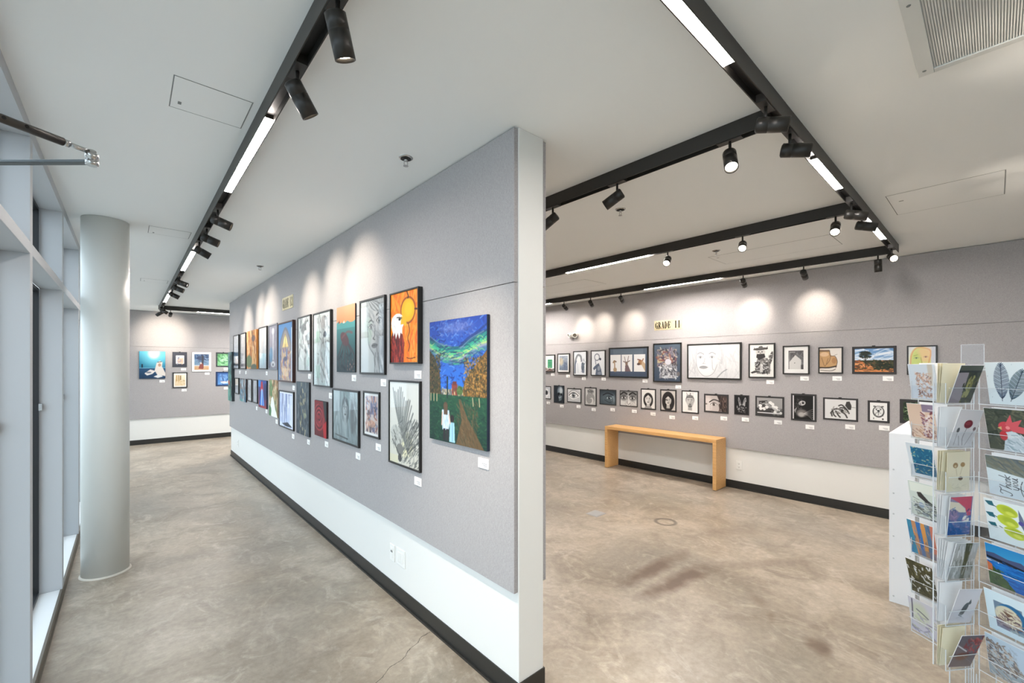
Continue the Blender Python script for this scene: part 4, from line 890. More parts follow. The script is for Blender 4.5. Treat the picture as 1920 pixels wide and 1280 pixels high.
def a_s11(a):
    a.b(0, 0, 1, 1, (26, 26, 28)).s_(60, (.2, .6, .85, .92), [(150, 150, 152), (90, 90, 92), (206, 206, 206)], .06, .03, 1.4, .7, .8).l([(.28, .28), (.3, .1), (.48, .5)], .05, (150, 150, 152)).l([(.58, .5), (.78, .1), (.84, .3)], .05, (160, 160, 162)).p([(.24, .2), (.46, .5), (.34, .6)], (176, 176, 176), .8).p([(.82, .16), (.6, .5), (.76, .58)], (190, 190, 190), .8).e(.18, .62, .05, .08, (120, 120, 122))
def a_s12(a):
    a.b(0, 0, 1, 1, (150, 149, 148)).b(0, .6, 1, 1, (62, 60, 60)).p([(.08, .2), (.42, .16), (.46, .4), (.4, .55), (.1, .55)], (70, 68, 68)).s_(20, (.1, .2, .42, .45), [(206, 206, 204), (40, 40, 40)], .12, .03, 0, .3)
    for x, y in ((.14, .5), (.16, .66), (.3, .66), (.4, .56), (.54, .3), (.62, .38), (.66, .52), (.76, .56), (.86, .66)): a.e(x, y, .075, .11, (228, 227, 225)).l([(x - .07, y + .03), (x, y + .1), (x + .07, y + .03)], .02, (44, 44, 44))
    a.s_(14, (.62, .62, .98, .95), [(190, 189, 188), (110, 110, 110)], .18, .06, .6, .2).b(.02, .86, .9, .9, (226, 226, 226)).e(.72, .82, .06, .1, (214, 214, 212)).e(.94, .84, .05, .08, (200, 200, 198))
def a_s13(a):
    a.b(0, 0, 1, 1, (24, 23, 23)).b(0, 0, .06, 1, (214, 214, 214)).b(.94, 0, 1, 1, (206, 206, 206)).e(.44, .32, .16, .1, (190, 188, 186), rot=-.4).e(.48, .31, .06, .05, (60, 58, 58)).e(.49, .31, .03, .03, K_).e(.42, .74, .26, .16, (110, 106, 104), soft=.5).e(.4, .8, .14, .1, (170, 166, 162), soft=.6).s_(40, (.08, .1, .5, .6), [(60, 58, 58), (110, 106, 104)], .12, .02, .9, .5, .6)
    for k in range(6): a.l([(.5, .76), (.72, .74 + .04 * k - .1), (.93, .55 + .09 * k)], .012, (200, 198, 196), .8)
    a.p([(.06, .62), (.2, .5), (.12, .75)], (196, 194, 192), .7)
def a_s14(a):
    a.b(0, 0, 1, 1, (212, 212, 211)).p([(.7, .1), (.8, .08), (.86, .3), (.84, .5), (.76, .5), (.66, .3)], (60, 58, 56))
    for p_ in ([(.2, .72), (.3, .52), (.5, .5), (.6, .62)], [(.46, .32), (.56, .28), (.7, .48), (.78, .68)], [(.26, .62), (.3, .8), (.36, .88)], [(.36, .6), (.44, .8), (.5, .9)], [(.54, .62), (.66, .74), (.72, .9)], [(.5, .42), (.62, .42), (.74, .56)], [(.22, .74), (.24, .86)]): a.l(p_, .05, (50, 48, 46), .9)
    a.s_(26, (.24, .45, .72, .72), [(96, 92, 88), (40, 38, 36), (150, 148, 144)], .1, .03, .5, .5).l([(.84, .36), (.98, .38)], .012, (70, 68, 66))
def a_s15(a):
    a.b(0, 0, 1, 1, (226, 226, 224)).e(.5, .5, .34, .32, (70, 70, 70), soft=.08).e(.5, .48, .27, .27, (222, 222, 220), soft=.08).e(.5, .46, .08, .05, K_)
    for cx in (.38, .62): a.e(cx, .38, .05, .03, K_).l([(cx - .08, .3), (cx + .08, .3)], .03, (60, 60, 60))
    a.l([(.36, .58), (.5, .54), (.64, .58)], .03, K_).l([(.5, .54), (.5, .68)], .02, K_).s_(40, (.22, .22, .78, .8), [(60, 60, 60), (200, 200, 198)], .07, .02, 1.5, .8, .7).b(.2, .18, .34, .24, (90, 90, 90)).b(.66, .18, .8, .24, (90, 90, 90)).e(.75, .9, .05, .05, (60, 60, 60)).e(.22, .88, .03, .05, (110, 110, 110))
def a_s16(a):
    a.b(0, 0, 1, 1, (34, 48, 34)).s_(90, (0, 0, 1, 1), [(60, 84, 50), (24, 34, 24), (90, 110, 70)], .16, .04, .7, .8, .7)
    for k in range(9): a.l([(.28, .4), (.28 + .22 * math.cos(.7 * k), .4 + .3 * math.sin(.7 * k))], .04, (150, 170, 130), .85)
    a.e(.4, .7, .06, .08, (196, 170, 96)).e(.44, .3, .05, .06, (206, 190, 120))

def letters(a, txt, x0, x1, y0, y1, ink=(44, 36, 24)):
    """tall high-contrast serif capitals"""
    n = len(txt); cw = (x1 - x0) / n
    for i, ch in enumerate(txt):
        X = lambda t: x0 + cw * (i + .12 + .76 * t)
        Y = lambda t: y0 + (y1 - y0) * t
        T = cw * .32; thn = cw * .11
        st = lambda p, w: a.l([(X(u), Y(v)) for u, v in p], w, ink, 1, len(p) > 2)
        if ch == 'G': st([(.9, .22), (.62, .02), (.3, .12), (.16, .5), (.3, .88), (.62, .98), (.86, .84)], thn); st([(.22, .22), (.14, .5), (.22, .78)], T); st([(.86, .56), (.86, .95)], T * .9); st([(.66, .56), (1, .56)], thn); st([(.9, .05), (.9, .28)], thn)
        if ch == 'R': st([(.22, .0), (.22, 1)], T); st([(.22, .02), (.6, .03), (.78, .25), (.6, .48), (.22, .5)], thn); st([(.74, .14), (.74, .38)], T * .8); st([(.48, .5), (.9, .98)], T * .8); st([(.04, .0), (.4, .0)], thn); st([(.04, 1), (.4, 1)], thn)
        if ch == 'A': st([(.48, .0), (.12, 1)], thn); st([(.5, .03), (.84, .97)], T); st([(.26, .66), (.7, .66)], thn); st([(0, 1), (.28, 1)], thn); st([(.62, 1), (1, 1)], thn)
        if ch == 'D': st([(.22, .0), (.22, 1)], T); st([(.05, .0), (.5, .01), (.84, .3), (.84, .7), (.5, .99), (.05, 1)], thn); st([(.84, .28), (.84, .72)], T * .9)
        if ch == 'E': st([(.26, .0), (.26, 1)], T); st([(.08, .0), (.88, .0), ], thn); st([(.08, 1), (.88, 1)], thn); st([(.26, .5), (.66, .5)], thn); st([(.88, .0), (.88, .2)], thn * 1.4); st([(.88, .78), (.88, 1)], thn * 1.4); st([(.66, .4), (.66, .6)], thn * 1.4)
        if ch == '1': st([(.5, .0), (.5, 1)], T * 1.1); st([(.24, 1), (.76, 1)], thn); st([(.26, .04), (.5, .0)], thn)
        if ch == '2': st([(.2, .26), (.3, .06), (.6, .02), (.8, .22), (.66, .5), (.2, .94)], T * .7); st([(.18, .97), (.86, .97)], T * .6); st([(.86, .78), (.86, .98)], thn * 1.4)
def a_sign(txt):
    def f(a):
        a.g(0, 1, (204, 194, 160), (194, 182, 146)).n(7, 10); letters(a, txt, .03, .97, .18, .82, (34, 28, 18))
    return f

ART_N = [0]
def paint(fn, W, Hh, asp):
    ART_N[0] += 1
    a = Art(W, Hh, asp, (200, 200, 200), ART_N[0] * 7 + 3); fn(a); return a

def ring(bm, w, h, z0, t, y0, y1):
    """mitred frame bars around a w x h rectangle standing on z0"""
    o = [(-w / 2, z0), (w / 2, z0), (w / 2, z0 + h), (-w / 2, z0 + h)]
    i = [(-w / 2 + t, z0 + t), (w / 2 - t, z0 + t), (w / 2 - t, z0 + h - t), (-w / 2 + t, z0 + h - t)]
    vs = [[bm.verts.new((x, y, z)) for x, z in q] for y in (y0, y1) for q in (o, i)]   # front outer, front inner, back outer, back inner
    for k in range(4):
        n = (k + 1) % 4
        bm.faces.new((vs[0][k], vs[0][n], vs[1][n], vs[1][k])); bm.faces.new((vs[2][n], vs[2][k], vs[3][k], vs[3][n]))
        bm.faces.new((vs[0][n], vs[0][k], vs[2][k], vs[2][n])); bm.faces.new((vs[1][k], vs[1][n], vs[3][n], vs[3][k]))

def artwork(style, pos, rz, w, h, fn, label, cat, group, res, depth=.02, ft=.014, matw=0.0, frame='black_frame', glass=True, edge=None, clip=True, matmat='mat_white'):
    name = {'frame': 'framed_picture', 'canvas': 'canvas_painting', 'board': 'mounted_drawing'}[style]
    t = thing(name, label, cat, pos, (0, 0, rz), group)
    if style == 'frame':
        bm = bmesh.new(); ring(bm, w, h, 0, ft, -depth, -.001); obj('frame', bm, M[frame], t, bevel=.0015)
        iw, ih = w - 2 * ft, h - 2 * ft
        part('mat_board', M[matmat], t, (-w / 2 + ft * .7, w / 2 - ft * .7, -depth + .008, -.002, ft * .7, h - ft * .7))
        pw, ph = iw - 2 * matw, ih - 2 * matw
        a = paint(fn, res[0], res[1], ph / pw); a.build('print', pw, ph, M['print'], t, -depth + .0072, ft + matw)
        if glass: part('glass_pane', M['pic_glass'], t, (-iw / 2, iw / 2, -depth + .004, -depth + .0055, ft, ft + ih))
    elif style == 'canvas':
        em = edge if edge else M['canvas_back']
        part('stretcher', em, t, (-w / 2, w / 2, -depth, -.001, 0, h), bevel=.003)
        a = paint(fn, res[0], res[1], h / w); a.build('painted_face', w - .002, h - .002, M['print'], t, -depth - .0008, .001)
    else:
        part('mount_board', M[frame], t, (-w / 2, w / 2, -depth, -.001, 0, h), bevel=.001)
        pw, ph = w - 2 * matw, h - 2 * matw
        a = paint(fn, res[0], res[1], ph / pw); a.build('print', pw, ph, M['print'], t, -depth - .0012, matw)
        if clip: part('clip', M['black_frame'], t, (-.014, .014, -depth - .006, -.001, h - .008, h + .008), bevel=.002)
    return t

def caption(pos, rz, label, group):
    t = thing('caption_card', label, 'caption card', pos, (0, 0, rz), group)
    part('card', M['caption'], t, (-.0425, .0425, -.005, -.0005, -.025, .025))
    part('text_lines', M['ink'], t, (-.012, .03, -.0054, -.0049, -.002, .001), (-.004, .03, -.0054, -.0049, -.010, -.007), (.004, .03, -.0054, -.0049, -.017, -.0145))

RW = -PI / 2
BE = {k: mat('canvas_edge_' + k, c, .7) for k, c in {'dark': (34, 36, 38), 'orange': (196, 124, 52), 'wine': (44, 22, 26), 'navy': (26, 38, 58), 'tan': (150, 120, 88), 'slate': (48, 56, 60)}.items()}
GLW, GRW, GEW = 'artworks on the partition', 'artworks on the right wall', 'artworks on the end wall'
# style, y0, y1, z0, z1, painter, short description, resolution, options, caption (y, z) or None
left = [
 ('canvas', 8.62, 8.98, 1.0, 1.84, a_teal, 'tall dark teal abstract canvas at the far partition edge', (24, 60), dict(depth=.042, edge=BE['slate']), None),
 ('frame', 8.17, 8.63, 1.552, 2.115, a_paleA, 'pale framed seascape with a dark band, far end upper row', (34, 48), {}, (8.14, 1.50)),
 ('frame', 7.617, 8.033, 1.552, 2.115, a_paleB, 'pale beige framed print left of the orange canvas', (34, 48), {}, (7.65, 1.50)),
 ('canvas', 6.806, 7.459, 1.56, 2.113, a_orange, 'orange and ochre forest canvas with painted edges', (60, 60), dict(depth=.028, edge=BE['orange']), None),
 ('frame', 6.272, 6.728, 1.556, 2.122, a_paleC, 'white framed sketch right of the orange canvas', (36, 56), {}, (6.33, 1.507)),
 ('frame', 5.781, 6.214, 1.554, 2.124, a_silver, 'pewter framed grey and blue still life beside the church painting', (40, 60), dict(frame='silver_frame', depth=.012, ft=.02), None),
 ('frame', 5.038, 5.653, 1.42, 2.10, a_church, 'church window painting in a deep brown frame', (70, 80), dict(depth=.034, frame='brown_frame', ft=.016, glass=False), (5.10, 1.362)),
 ('frame', 4.483, 4.911, 1.544, 2.11, a_abstr, 'black framed grey abstract drawing with green patches', (56, 80), {}, (4.55, 1.497)),
 ('frame', 3.90, 4.379, 1.408, 2.102, a_bigpen, 'largest black framed pencil drawing in the upper row', (70, 110), dict(depth=.026), (3.95, 1.335)),
 ('canvas', 3.375, 3.777, 1.549, 2.10, a_octo, 'canvas of an octopus under an orange sky', (60, 100), dict(depth=.012, edge=BE['dark']), (3.42, 1.504)),
 ('frame', 2.839, 3.274, 1.538, 2.10, a_woman, 'black framed pencil portrait of a woman with windblown hair', (90, 124), dict(depth=.02), (2.885, 1.482)),
 ('frame', 2.345, 2.732, 1.614, 2.088, a_eagle, 'black framed bald eagle on bright orange', (96, 120), dict(depth=.034, glass=False, ft=.010), (2.40, 1.546)),
 ('canvas', 1.685, 2.232, 1.173, 1.859, a_aurora, 'large canvas of an aurora over two walkers on a path', (140, 180), dict(depth=.02, edge=BE['navy']), (1.735, 1.104)),
 ('frame', 8.173, 8.505, 1.142, 1.405, a_b1, 'smallest pale framed print, far end lower row', (24, 24), {}, None),
 ('canvas', 7.588, 8.059, 1.046, 1.402, a_b2, 'brown and blue waterfall canvas in the far lower row', (34, 34), dict(depth=.018, edge=BE['wine']), None),
 ('frame', 7.223, 7.506, 1.074, 1.408, a_b3, 'narrow framed grey print left of its near twin', (24, 34), dict(depth=.014), None),
 ('frame', 6.839, 7.129, 1.075, 1.408, a_b4, 'narrow framed bluish print beside the red and blue canvas', (24, 34), dict(depth=.016), (6.91, 1.007)),
 ('canvas', 6.276, 6.734, 1.042, 1.409, a_b5, 'red and blue canvas of a robed figure', (50, 50), dict(depth=.018, edge=BE['navy']), (6.34, 1.008)),
 ('canvas', 5.758, 6.178, .972, 1.428, a_b6, 'unframed autumn waterfall painting with a white stream', (50, 60), dict(depth=.010, edge=BE['tan']), (5.826, .924)),
 ('frame', 5.073, 5.671, .89, 1.316, a_b7, 'black framed pale blue curtain painting', (64, 60), dict(depth=.018, glass=False), (5.12, .83)),
 ('canvas', 4.52, 4.949, .893, 1.437, a_b8, 'dark slate canvas with small golden blossoms', (56, 80), dict(depth=.018, edge=BE['dark']), (4.582, .839)),
 ('canvas', 4.019, 4.351, .942, 1.275, a_rose, 'small square canvas of a dark red rose', (56, 60), dict(depth=.018, edge=BE['wine']), (4.058, .887)),
 ('frame', 3.298, 3.871, .96, 1.405, a_glassp, 'black framed blue-grey drawing of blurred figures', (90, 84), dict(depth=.02), (3.338, .892)),
 ('frame', 2.939, 3.223, 1.072, 1.411, a_small, 'small black framed colourful collage with a white mat', (50, 70), dict(depth=.014, matw=.018), (2.968, 1.013)),
 ('frame', 2.355, 2.782, .941, 1.505, a_wing, 'black framed drawing of a large feathered wing', (100, 130), dict(depth=.018, ft=.012), (2.40, .879)),
]
for st, y0, y1, z0, z1, fn, nm, res, op, cap in left:
    cat = 'painting' if st == 'canvas' else 'picture'
    artwork(st, (XPF, (y0 + y1) / 2, z0), RW, y1 - y0, z1 - z0, fn, nm, cat, GLW, res, **op)
    if cap: caption((XPF, cap[0], cap[1]), RW, 'white caption card under the ' + nm.split(' in the ')[0].split(' beside ')[0].split(' right of ')[0].split(' left of ')[0].split(' with ')[0].split(', ')[0], 'caption cards on the partition')

fr = dict(depth=.022)
bo = dict(depth=.006, frame='board')
right = [
 ('frame', 5.44, 5.691, 1.488, 1.812, a_r1, 'framed print of a green sign at the partition edge', (36, 44), fr, (5.503, 1.443)),
 ('frame', 5.081, 5.372, 1.48, 1.828, a_r2, 'framed blue-grey print with a white mat', (36, 44), dict(depth=.022, matw=.03), (5.128, 1.42)),
 ('frame', 4.692, 4.994, 1.434, 1.863, a_r3, 'framed ink figure with a thick arc of hair', (40, 56), fr, (4.768, 1.383)),
 ('frame', 4.304, 4.606, 1.436, 1.866, a_r4, 'framed ink figure wearing headphones', (40, 56), fr, (4.35, 1.384)),
 ('frame', 3.515, 4.234, 1.416, 1.898, a_r5, 'wide framed triptych of three animal heads', (110, 72), dict(depth=.024, ft=.02), (3.579, 1.372)),
 ('frame', 2.99, 3.431, 1.363, 1.937, a_r6, 'framed collage on a slate blue mat below the grade sign', (80, 100), dict(depth=.024, ft=.016), (3.043, 1.30)),
 ('frame', 2.184, 2.903, 1.421, 1.908, a_r7, 'wide framed pale pencil portrait with a tear', (120, 84), dict(depth=.024, ft=.018), None),
 ('frame', 1.796, 2.096, 1.452, 1.883, a_r8, 'framed drawing of a cat in a cowboy hat and boots', (64, 84), fr, (1.852, 1.403)),
 ('frame', 1.438, 1.712, 1.502, 1.843, a_r9, 'framed small grey house drawing in a wide white mat', (48, 52), dict(depth=.022, matw=.046), (1.491, 1.455)),
 ('frame', 1.125, 1.352, 1.516, 1.814, a_r10, 'framed drawing of a tan leather boot', (56, 64), dict(depth=.022, ft=.012), (1.18, 1.461)),
 ('board', .68, 1.046, 1.514, 1.81, a_r11, 'mounted savanna landscape with a lone tree', (96, 64), dict(depth=.008, frame='board', matw=.024), (.747, 1.469)),
 ('frame', .379, .60, 1.51, 1.805, a_r12, 'framed green and orange face behind the card rack', (52, 60), dict(depth=.022, ft=.012), None),
 ('board', 5.546, 5.842, .976, 1.221, a_s1, 'mounted eye drawing cut off by the partition edge', (36, 32), dict(matw=.016, **bo), (5.616, .905)),
 ('board', 5.215, 5.476, .92, 1.243, a_s2, 'dark mounted drawing of a skull', (36, 44), dict(matw=.006, **bo), (5.278, .867)),
 ('board', 4.82, 5.149, .947, 1.204, a_s3, 'mounted drawing of one wide open eye', (48, 38), dict(matw=.02, **bo), (4.886, .886)),
 ('board', 4.493, 4.75, .918, 1.235, a_s4, 'mounted drawing of a swirling patterned hand', (40, 48), dict(matw=.02, **bo), (4.556, .859)),
 ('board', 4.10, 4.433, .957, 1.212, a_s5, 'dark mounted drawing of a shadowed eye', (52, 40), dict(matw=.016, **bo), (4.172, .886)),
 ('board', 3.706, 4.033, .96, 1.21, a_s6, 'mounted close-up drawing of two staring eyes', (56, 44), dict(matw=.014, **bo), (3.767, .891)),
 ('board', 3.394, 3.651, .938, 1.255, a_s7, 'mounted portrait of a woman with long dark hair', (44, 54), dict(matw=.018, **bo), (3.444, .876)),
 ('board', 3.069, 3.326, .934, 1.256, a_s8, 'mounted portrait of a woman with hair over one eye', (46, 58), dict(matw=.02, **bo), (3.138, .853)),
 ('board', 2.742, 2.994, .932, 1.254, a_s9, 'mounted portrait of a short-haired man above the console', (50, 64), dict(matw=.018, **bo), (2.795, .873)),
 ('board', 2.346, 2.671, .968, 1.22, a_s10, 'mounted sepia drawing of an eye and dark hair', (64, 48), dict(matw=.022, **bo), (2.408, .903)),
 ('board', 2.094, 2.276, .969, 1.225, a_s11, 'small black mounted drawing of a cat with tall ears', (44, 60), dict(matw=.012, **bo), (2.14, .912)),
 ('board', 1.70, 2.021, .975, 1.225, a_s12, 'mounted drawing of rounded black and white boots', (76, 56), dict(matw=.02, **bo), (1.766, .913)),
 ('board', 1.373, 1.629, .955, 1.272, a_s13, 'mounted close-up of a black cat face', (60, 76), dict(matw=.02, **bo), (1.438, .891)),
 ('board', .994, 1.31, .993, 1.244, a_s14, 'mounted brush-ink drawing of a galloping horse', (84, 62), dict(matw=.018, **bo), (1.064, .931)),
 ('board', .734, .913, 1.004, 1.232, a_s15, 'small mounted print of a lion head', (52, 64), dict(matw=.02, **bo), (.778, .95)),
 ('board', .402, .656, 1.016, 1.262, a_s16, 'mounted photograph of green leaves behind the display case', (64, 60), dict(matw=.028, **bo), None),
]
for st, y0, y1, z0, z1, fn, nm, res, op, cap in right:
    t = artwork(st, (XRF, (y0 + y1) / 2, z0), RW, y1 - y0, z1 - z0, fn, nm, 'picture', GRW, res, **op)
    if cap: caption((XRF, cap[0], cap[1]), RW, 'white caption card under the ' + nm.split(' below ')[0].split(' above ')[0].split(' at the ')[0], 'caption cards on the right wall')

end = [
 ('canvas', .167, .582, 1.341, 1.902, a_e1, 'moonlit blue canvas of a seated reader', (60, 60), dict(depth=.02, edge=BE['navy']), (.53, 1.285)),
 ('board', .698, .945, 1.577, 1.898, a_e2, 'small print on a wide dark mount, upper of its pair', (32, 34), dict(depth=.008, frame='board', matw=.004), (.885, 1.53)),
 ('frame', 1.031, 1.37, 1.479, 1.899, a_e3, 'white framed picture of a red figure by the sea', (44, 48), dict(frame='white_pframe', matmat='mat_white', matw=.02, ft=.02), (1.30, 1.435)),
 ('board', 1.461, 1.737, 1.582, 1.905, a_e4, 'green woodland print beside the partition end, upper of its pair', (36, 36), dict(depth=.008, frame='board', matw=.004), (1.65, 1.535)),
 ('frame', .702, .95, 1.139, 1.465, a_e5, 'black framed golden bottles print', (32, 36), dict(ft=.018), (.895, 1.085)),
 ('board', 1.456, 1.737, 1.153, 1.472, a_e6, 'blue harbour print beside the partition end, lower of its pair', (36, 36), dict(depth=.008, frame='navy_board', matw=.004), (1.65, 1.10)),
]
for st, x0, x1, z0, z1, fn, nm, res, op, cap in end:
    artwork(st, ((x0 + x1) / 2, YEF, z0), 0, x1 - x0, z1 - z0, fn, nm, 'painting' if st == 'canvas' else 'picture', GEW, res, **op)
    caption((cap[0], YEF, cap[1]), 0, 'white caption card under the ' + nm.split(' beside ')[0].split(',')[0], 'caption cards on the end wall')

def grade_sign(pos, txt, label):
    t = thing('grade_sign', label, 'sign', pos, (0, 0, RW), 'grade signs')
    part('plaque', M['cream_paper'], t, (-.215, .215, -.006, -.0005, 0, .143))
    paint(a_sign(txt), 210, 70, .143 / .43).build('lettering', .428, .141, M['print'], t, -.0068, .001)
grade_sign((XPF, 5.342, 2.245), 'GRADE 12', 'cream sign reading GRADE 12 high on the partition')
grade_sign((XRF, 3.207, 2.134), 'GRADE 11', 'cream sign reading GRADE 11 high on the right wall')

# ------------------------------------------------------------------ acrylic spinner rack of greeting cards
RC = Vector((2.49, .061, 0)); PHI = math.radians(56)
W2 = Vector((-math.sin(PHI), math.cos(PHI), 0)); W1 = Vector((-math.cos(PHI), -math.sin(PHI), 0)); W3 = -W1; W4 = -W2
rack = thing('card_spinner_rack', 'tall clear acrylic spinner rack full of greeting cards', 'card rack', RC)
PITCH, Z0, NT = .169, 1.455, 7
WIN, WOUT = .045, .205
UPZ = Vector((0, 0, 1))
bm = bmesh.new()
for k in range(4):
    a_ = PI / 4 + k * PI / 2; obox(bm, (.019 * math.cos(a_ + PHI), .019 * math.sin(a_ + PHI), .80), (1, 0, 0), (0, 1, 0), UPZ, .003, .003, 1.56, 0)
obj('post_edges', bm, M['acrylic_edge'], rack)
bm = bmesh.new(); obox(bm, (0, 0, .80), W1, W2, UPZ, .028, .028, 1.56); obj('centre_post', bm, M['acrylic'], rack)
bm = bmesh.new(); obox(bm, (0, 0, .018), W1, W2, UPZ, .34, .34, .012); obj('base_plate', bm, M['acrylic_edge'], rack, bevel=.003)
bm = bmesh.new()
for d_ in (W1, W2, W3, W4): obox(bm, d_ * .045 + Vector((0, 0, .22)), d_, d_.cross(UPZ), UPZ, .003, .09, .40)
obj('pedestal', bm, M['acrylic'], rack)
bm = bmesh.new()
for d_, e_ in ((W1, W2), (W2, W3), (W3, W4), (W4, W1)): obox(bm, (d_ + e_) * .045 + Vector((0, 0, .22)), d_, e_, UPZ, .003, .003, .40)
obj('pedestal_edges', bm, M['acrylic_edge'], rack)
for w_, nn, WOUT in ((W1, W2, .205), (W2, W1, .180), (W3, W2, .200), (W4, W1, .205)):
    bm = bmesh.new(); obox(bm, w_ * (WIN + WOUT) / 2 + Vector((0, 0, 1.02)), w_, nn, UPZ, WOUT - WIN, .003, 1.16); wing = obj('wing_panel', bm, M['acrylic'], rack)
    bm = bmesh.new(); obox(bm, w_ * WOUT + Vector((0, 0, 1.02)), w_, nn, UPZ, .0016, .0036, 1.16); obj('wing_edge', bm, M['acrylic_edge'], wing)
def pocket(w_, nn, tier, r0, r1):
    """clear card pocket: floor, low front lip, two cheeks, bright cut edges"""
    z = Z0 - tier * PITCH; dp = .040; c = (r0 + r1) / 2; wd = r1 - r0; lip = .062
    bm = bmesh.new()
    obox(bm, w_ * c + nn * (dp / 2) + UPZ * z, w_, nn, UPZ, wd, dp, .0025)
    obox(bm, w_ * c + nn * (dp + .006) + UPZ * (z + lip / 2), w_, (nn - UPZ * .2).normalized(), (UPZ + nn * .2).normalized(), wd, .0022, lip)
    for q in (r0, r1): obox(bm, w_ * q + nn * (dp / 2) + UPZ * (z + .04), w_, nn, UPZ, .0022, dp, .08)
    p = obj('card_pocket', bm, M['acrylic'], rack)
    bm = bmesh.new()
    obox(bm, w_ * c + nn * (dp + .012) + UPZ * (z + lip), w_, nn, UPZ, wd, .0024, .0016)
    obox(bm, w_ * c + nn * dp + UPZ * z, w_, nn, UPZ, wd, .0024, .0026)
    for q in (r0, r1): obox(bm, w_ * q + nn * dp + UPZ * (z + .04), w_, nn, UPZ, .0024, .0018, .08)
    obj('pocket_edges', bm, M['acrylic_edge'], p)
for tier in range(NT):
    for w_, nn, wo in ((W1, W2, .205), (W2, W1, .180), (W3, W2, .200)): pocket(w_, nn, tier, WIN + .004, wo - .004)
h_ = Vector((0, 0, 1.585))
bm = bmesh.new(); obox(bm, h_, (0, 1, 0), (1, 0, 0), UPZ, .075, .055, .008); obox(bm, h_ + UPZ * .012, (0, 1, 0), (1, 0, 0), UPZ, .066, .035, .014); obj('sign_foot', bm, M['acrylic_edge'], rack, bevel=.003)
bm = bmesh.new(); obox(bm, h_ + UPZ * .058, (0, 1, 0), (1, 0, 0), UPZ, .062, .004, .084); obj('sign_sleeve', bm, M['acrylic'], rack)
bm = bmesh.new()
for s in (-1, 1): obox(bm, h_ + Vector((0, s * .031, .058)), (0, 1, 0), (1, 0, 0), UPZ, .0016, .005, .084)
obox(bm, h_ + UPZ * .1, (0, 1, 0), (1, 0, 0), UPZ, .062, .005, .0014); obj('sleeve_edges', bm, M['acrylic_edge'], rack)

# card fronts
def c_bouquet(a): a.b(0, 0, 1, 1, (206, 216, 226)).b(.72, 0, .9, .6, (196, 180, 156), .6).s_(130, (.25, .25, .8, .95), [(176, 136, 116), (206, 176, 160), (150, 110, 96), (226, 206, 196), (120, 96, 96)], .1, .04, 1, 1, .7)
def c_lane(a): a.b(0, 0, 1, 1, (62, 66, 58)).p([(0, .2), (.45, .16), (.5, 1), (0, 1)], (150, 140, 146)).b(0, 0, 1, .14, (80, 84, 74)).b(.0, .14, 1, .19, (44, 46, 46)).p([(.55, .3), (.8, .25), (.75, .85), (.5, .85)], (150, 146, 90)).s_(40, (.4, .2, 1, 1), [(60, 64, 40), (110, 108, 60), (40, 44, 36)], .15, .06, 1.3, .4, .7)
def c_feathers(a):
    a.b(0, 0, 1, 1, (222, 232, 234))
    for cx, cy, ln, an, col in ((.34, .46, .40, -1.50, (40, 58, 84)), (.68, .54, .36, -1.12, (44, 70, 82))):
        dx, dy = math.cos(an), math.sin(an); X0, Y0 = cx - dx * ln, cy - dy * ln
        for k in range(26):
            t = k / 25.0; x, y = X0 + 2 * dx * ln * t, Y0 + 2 * dy * ln * t; wd = .17 * math.sin(PI * min(1, t * .92 + .06)) ** .7
            for sd in (-1, 1): a.l([(x, y), (x - sd * dy * wd + dx * .06, y + sd * dx * wd + dy * .06)], .022, col if (k + sd) % 3 else (90, 110, 130), .9)
        a.l([(X0 - dx * .06, Y0 - dy * .06), (cx + dx * ln, cy + dy * ln)], .012, (30, 40, 60))
    a.s_(10, (.02, .05, .95, .95), [(120, 140, 160)], .02, .012, 0, 2)
def c_deer(a): a.g(0, 1, (216, 190, 170), (230, 206, 186)).b(.55, 0, 1, .22, (110, 100, 140), .7).s_(50, (.5, .15, .95, .95), [(206, 196, 206), (120, 60, 70), (150, 120, 140), (236, 226, 226)], .15, .05, .9, .7).s_(24, (0, .7, 1, 1), [(196, 150, 120), (150, 110, 100)], .2, .03, .6, .3)
def c_poppy(a): a.b(0, 0, 1, 1, (214, 212, 214)).e(.55, .38, .18, .11, (110, 40, 52)).e(.52, .36, .12, .05, (140, 60, 70)).l([(.54, .48), (.5, .75), (.6, .95)], .02, (110, 108, 112)).e(.2, .55, .06, .07, (96, 96, 98)).e(.88, .5, .06, .05, (110, 96, 100)).l([(.2, .6), (.22, .95)], .015, (120, 120, 122)).l([(.88, .55), (.7, .95)], .015, (120, 120, 122)).l([(.3, .7), (.45, .95)], .02, (130, 130, 132))
def c_rooster(a):
    a.b(0, 0, 1, 1, (70, 76, 66)).s_(110, (0, 0, 1, 1), [(90, 96, 80), (50, 56, 50), (110, 108, 88), (60, 70, 62)], .14, .05, .8, 1, .7).p([(.34, .98), (.44, .55), (.62, .5), (.86, .66), (1, .9), (1, 1), (.3, 1)], (196, 208, 214)).s_(30, (.45, .6, 1, 1), [(226, 232, 234), (150, 170, 180)], .15, .03, .7, .3)
    a.e(.45, .42, .16, .12, (196, 70, 80)).p([(.45, .36), (.6, .12), (.62, .3), (.84, .22), (.74, .38), (1, .42), (.96, .56), (.6, .52)], (206, 90, 98)).e(.38, .64, .09, .11, (190, 56, 64)).e(.5, .44, .05, .04, (230, 140, 140)).p([(.26, .46), (.36, .42), (.36, .5)], (206, 176, 120))
def c_teal(a): a.b(0, 0, 1, 1, (216, 224, 230)).b(.16, .12, .96, .9, (36, 104, 140)).s_(80, (.16, .12, .96, .9), [(60, 140, 170), (24, 80, 120), (110, 170, 176), (200, 200, 150)], .08, .03, .3, 1, .8)
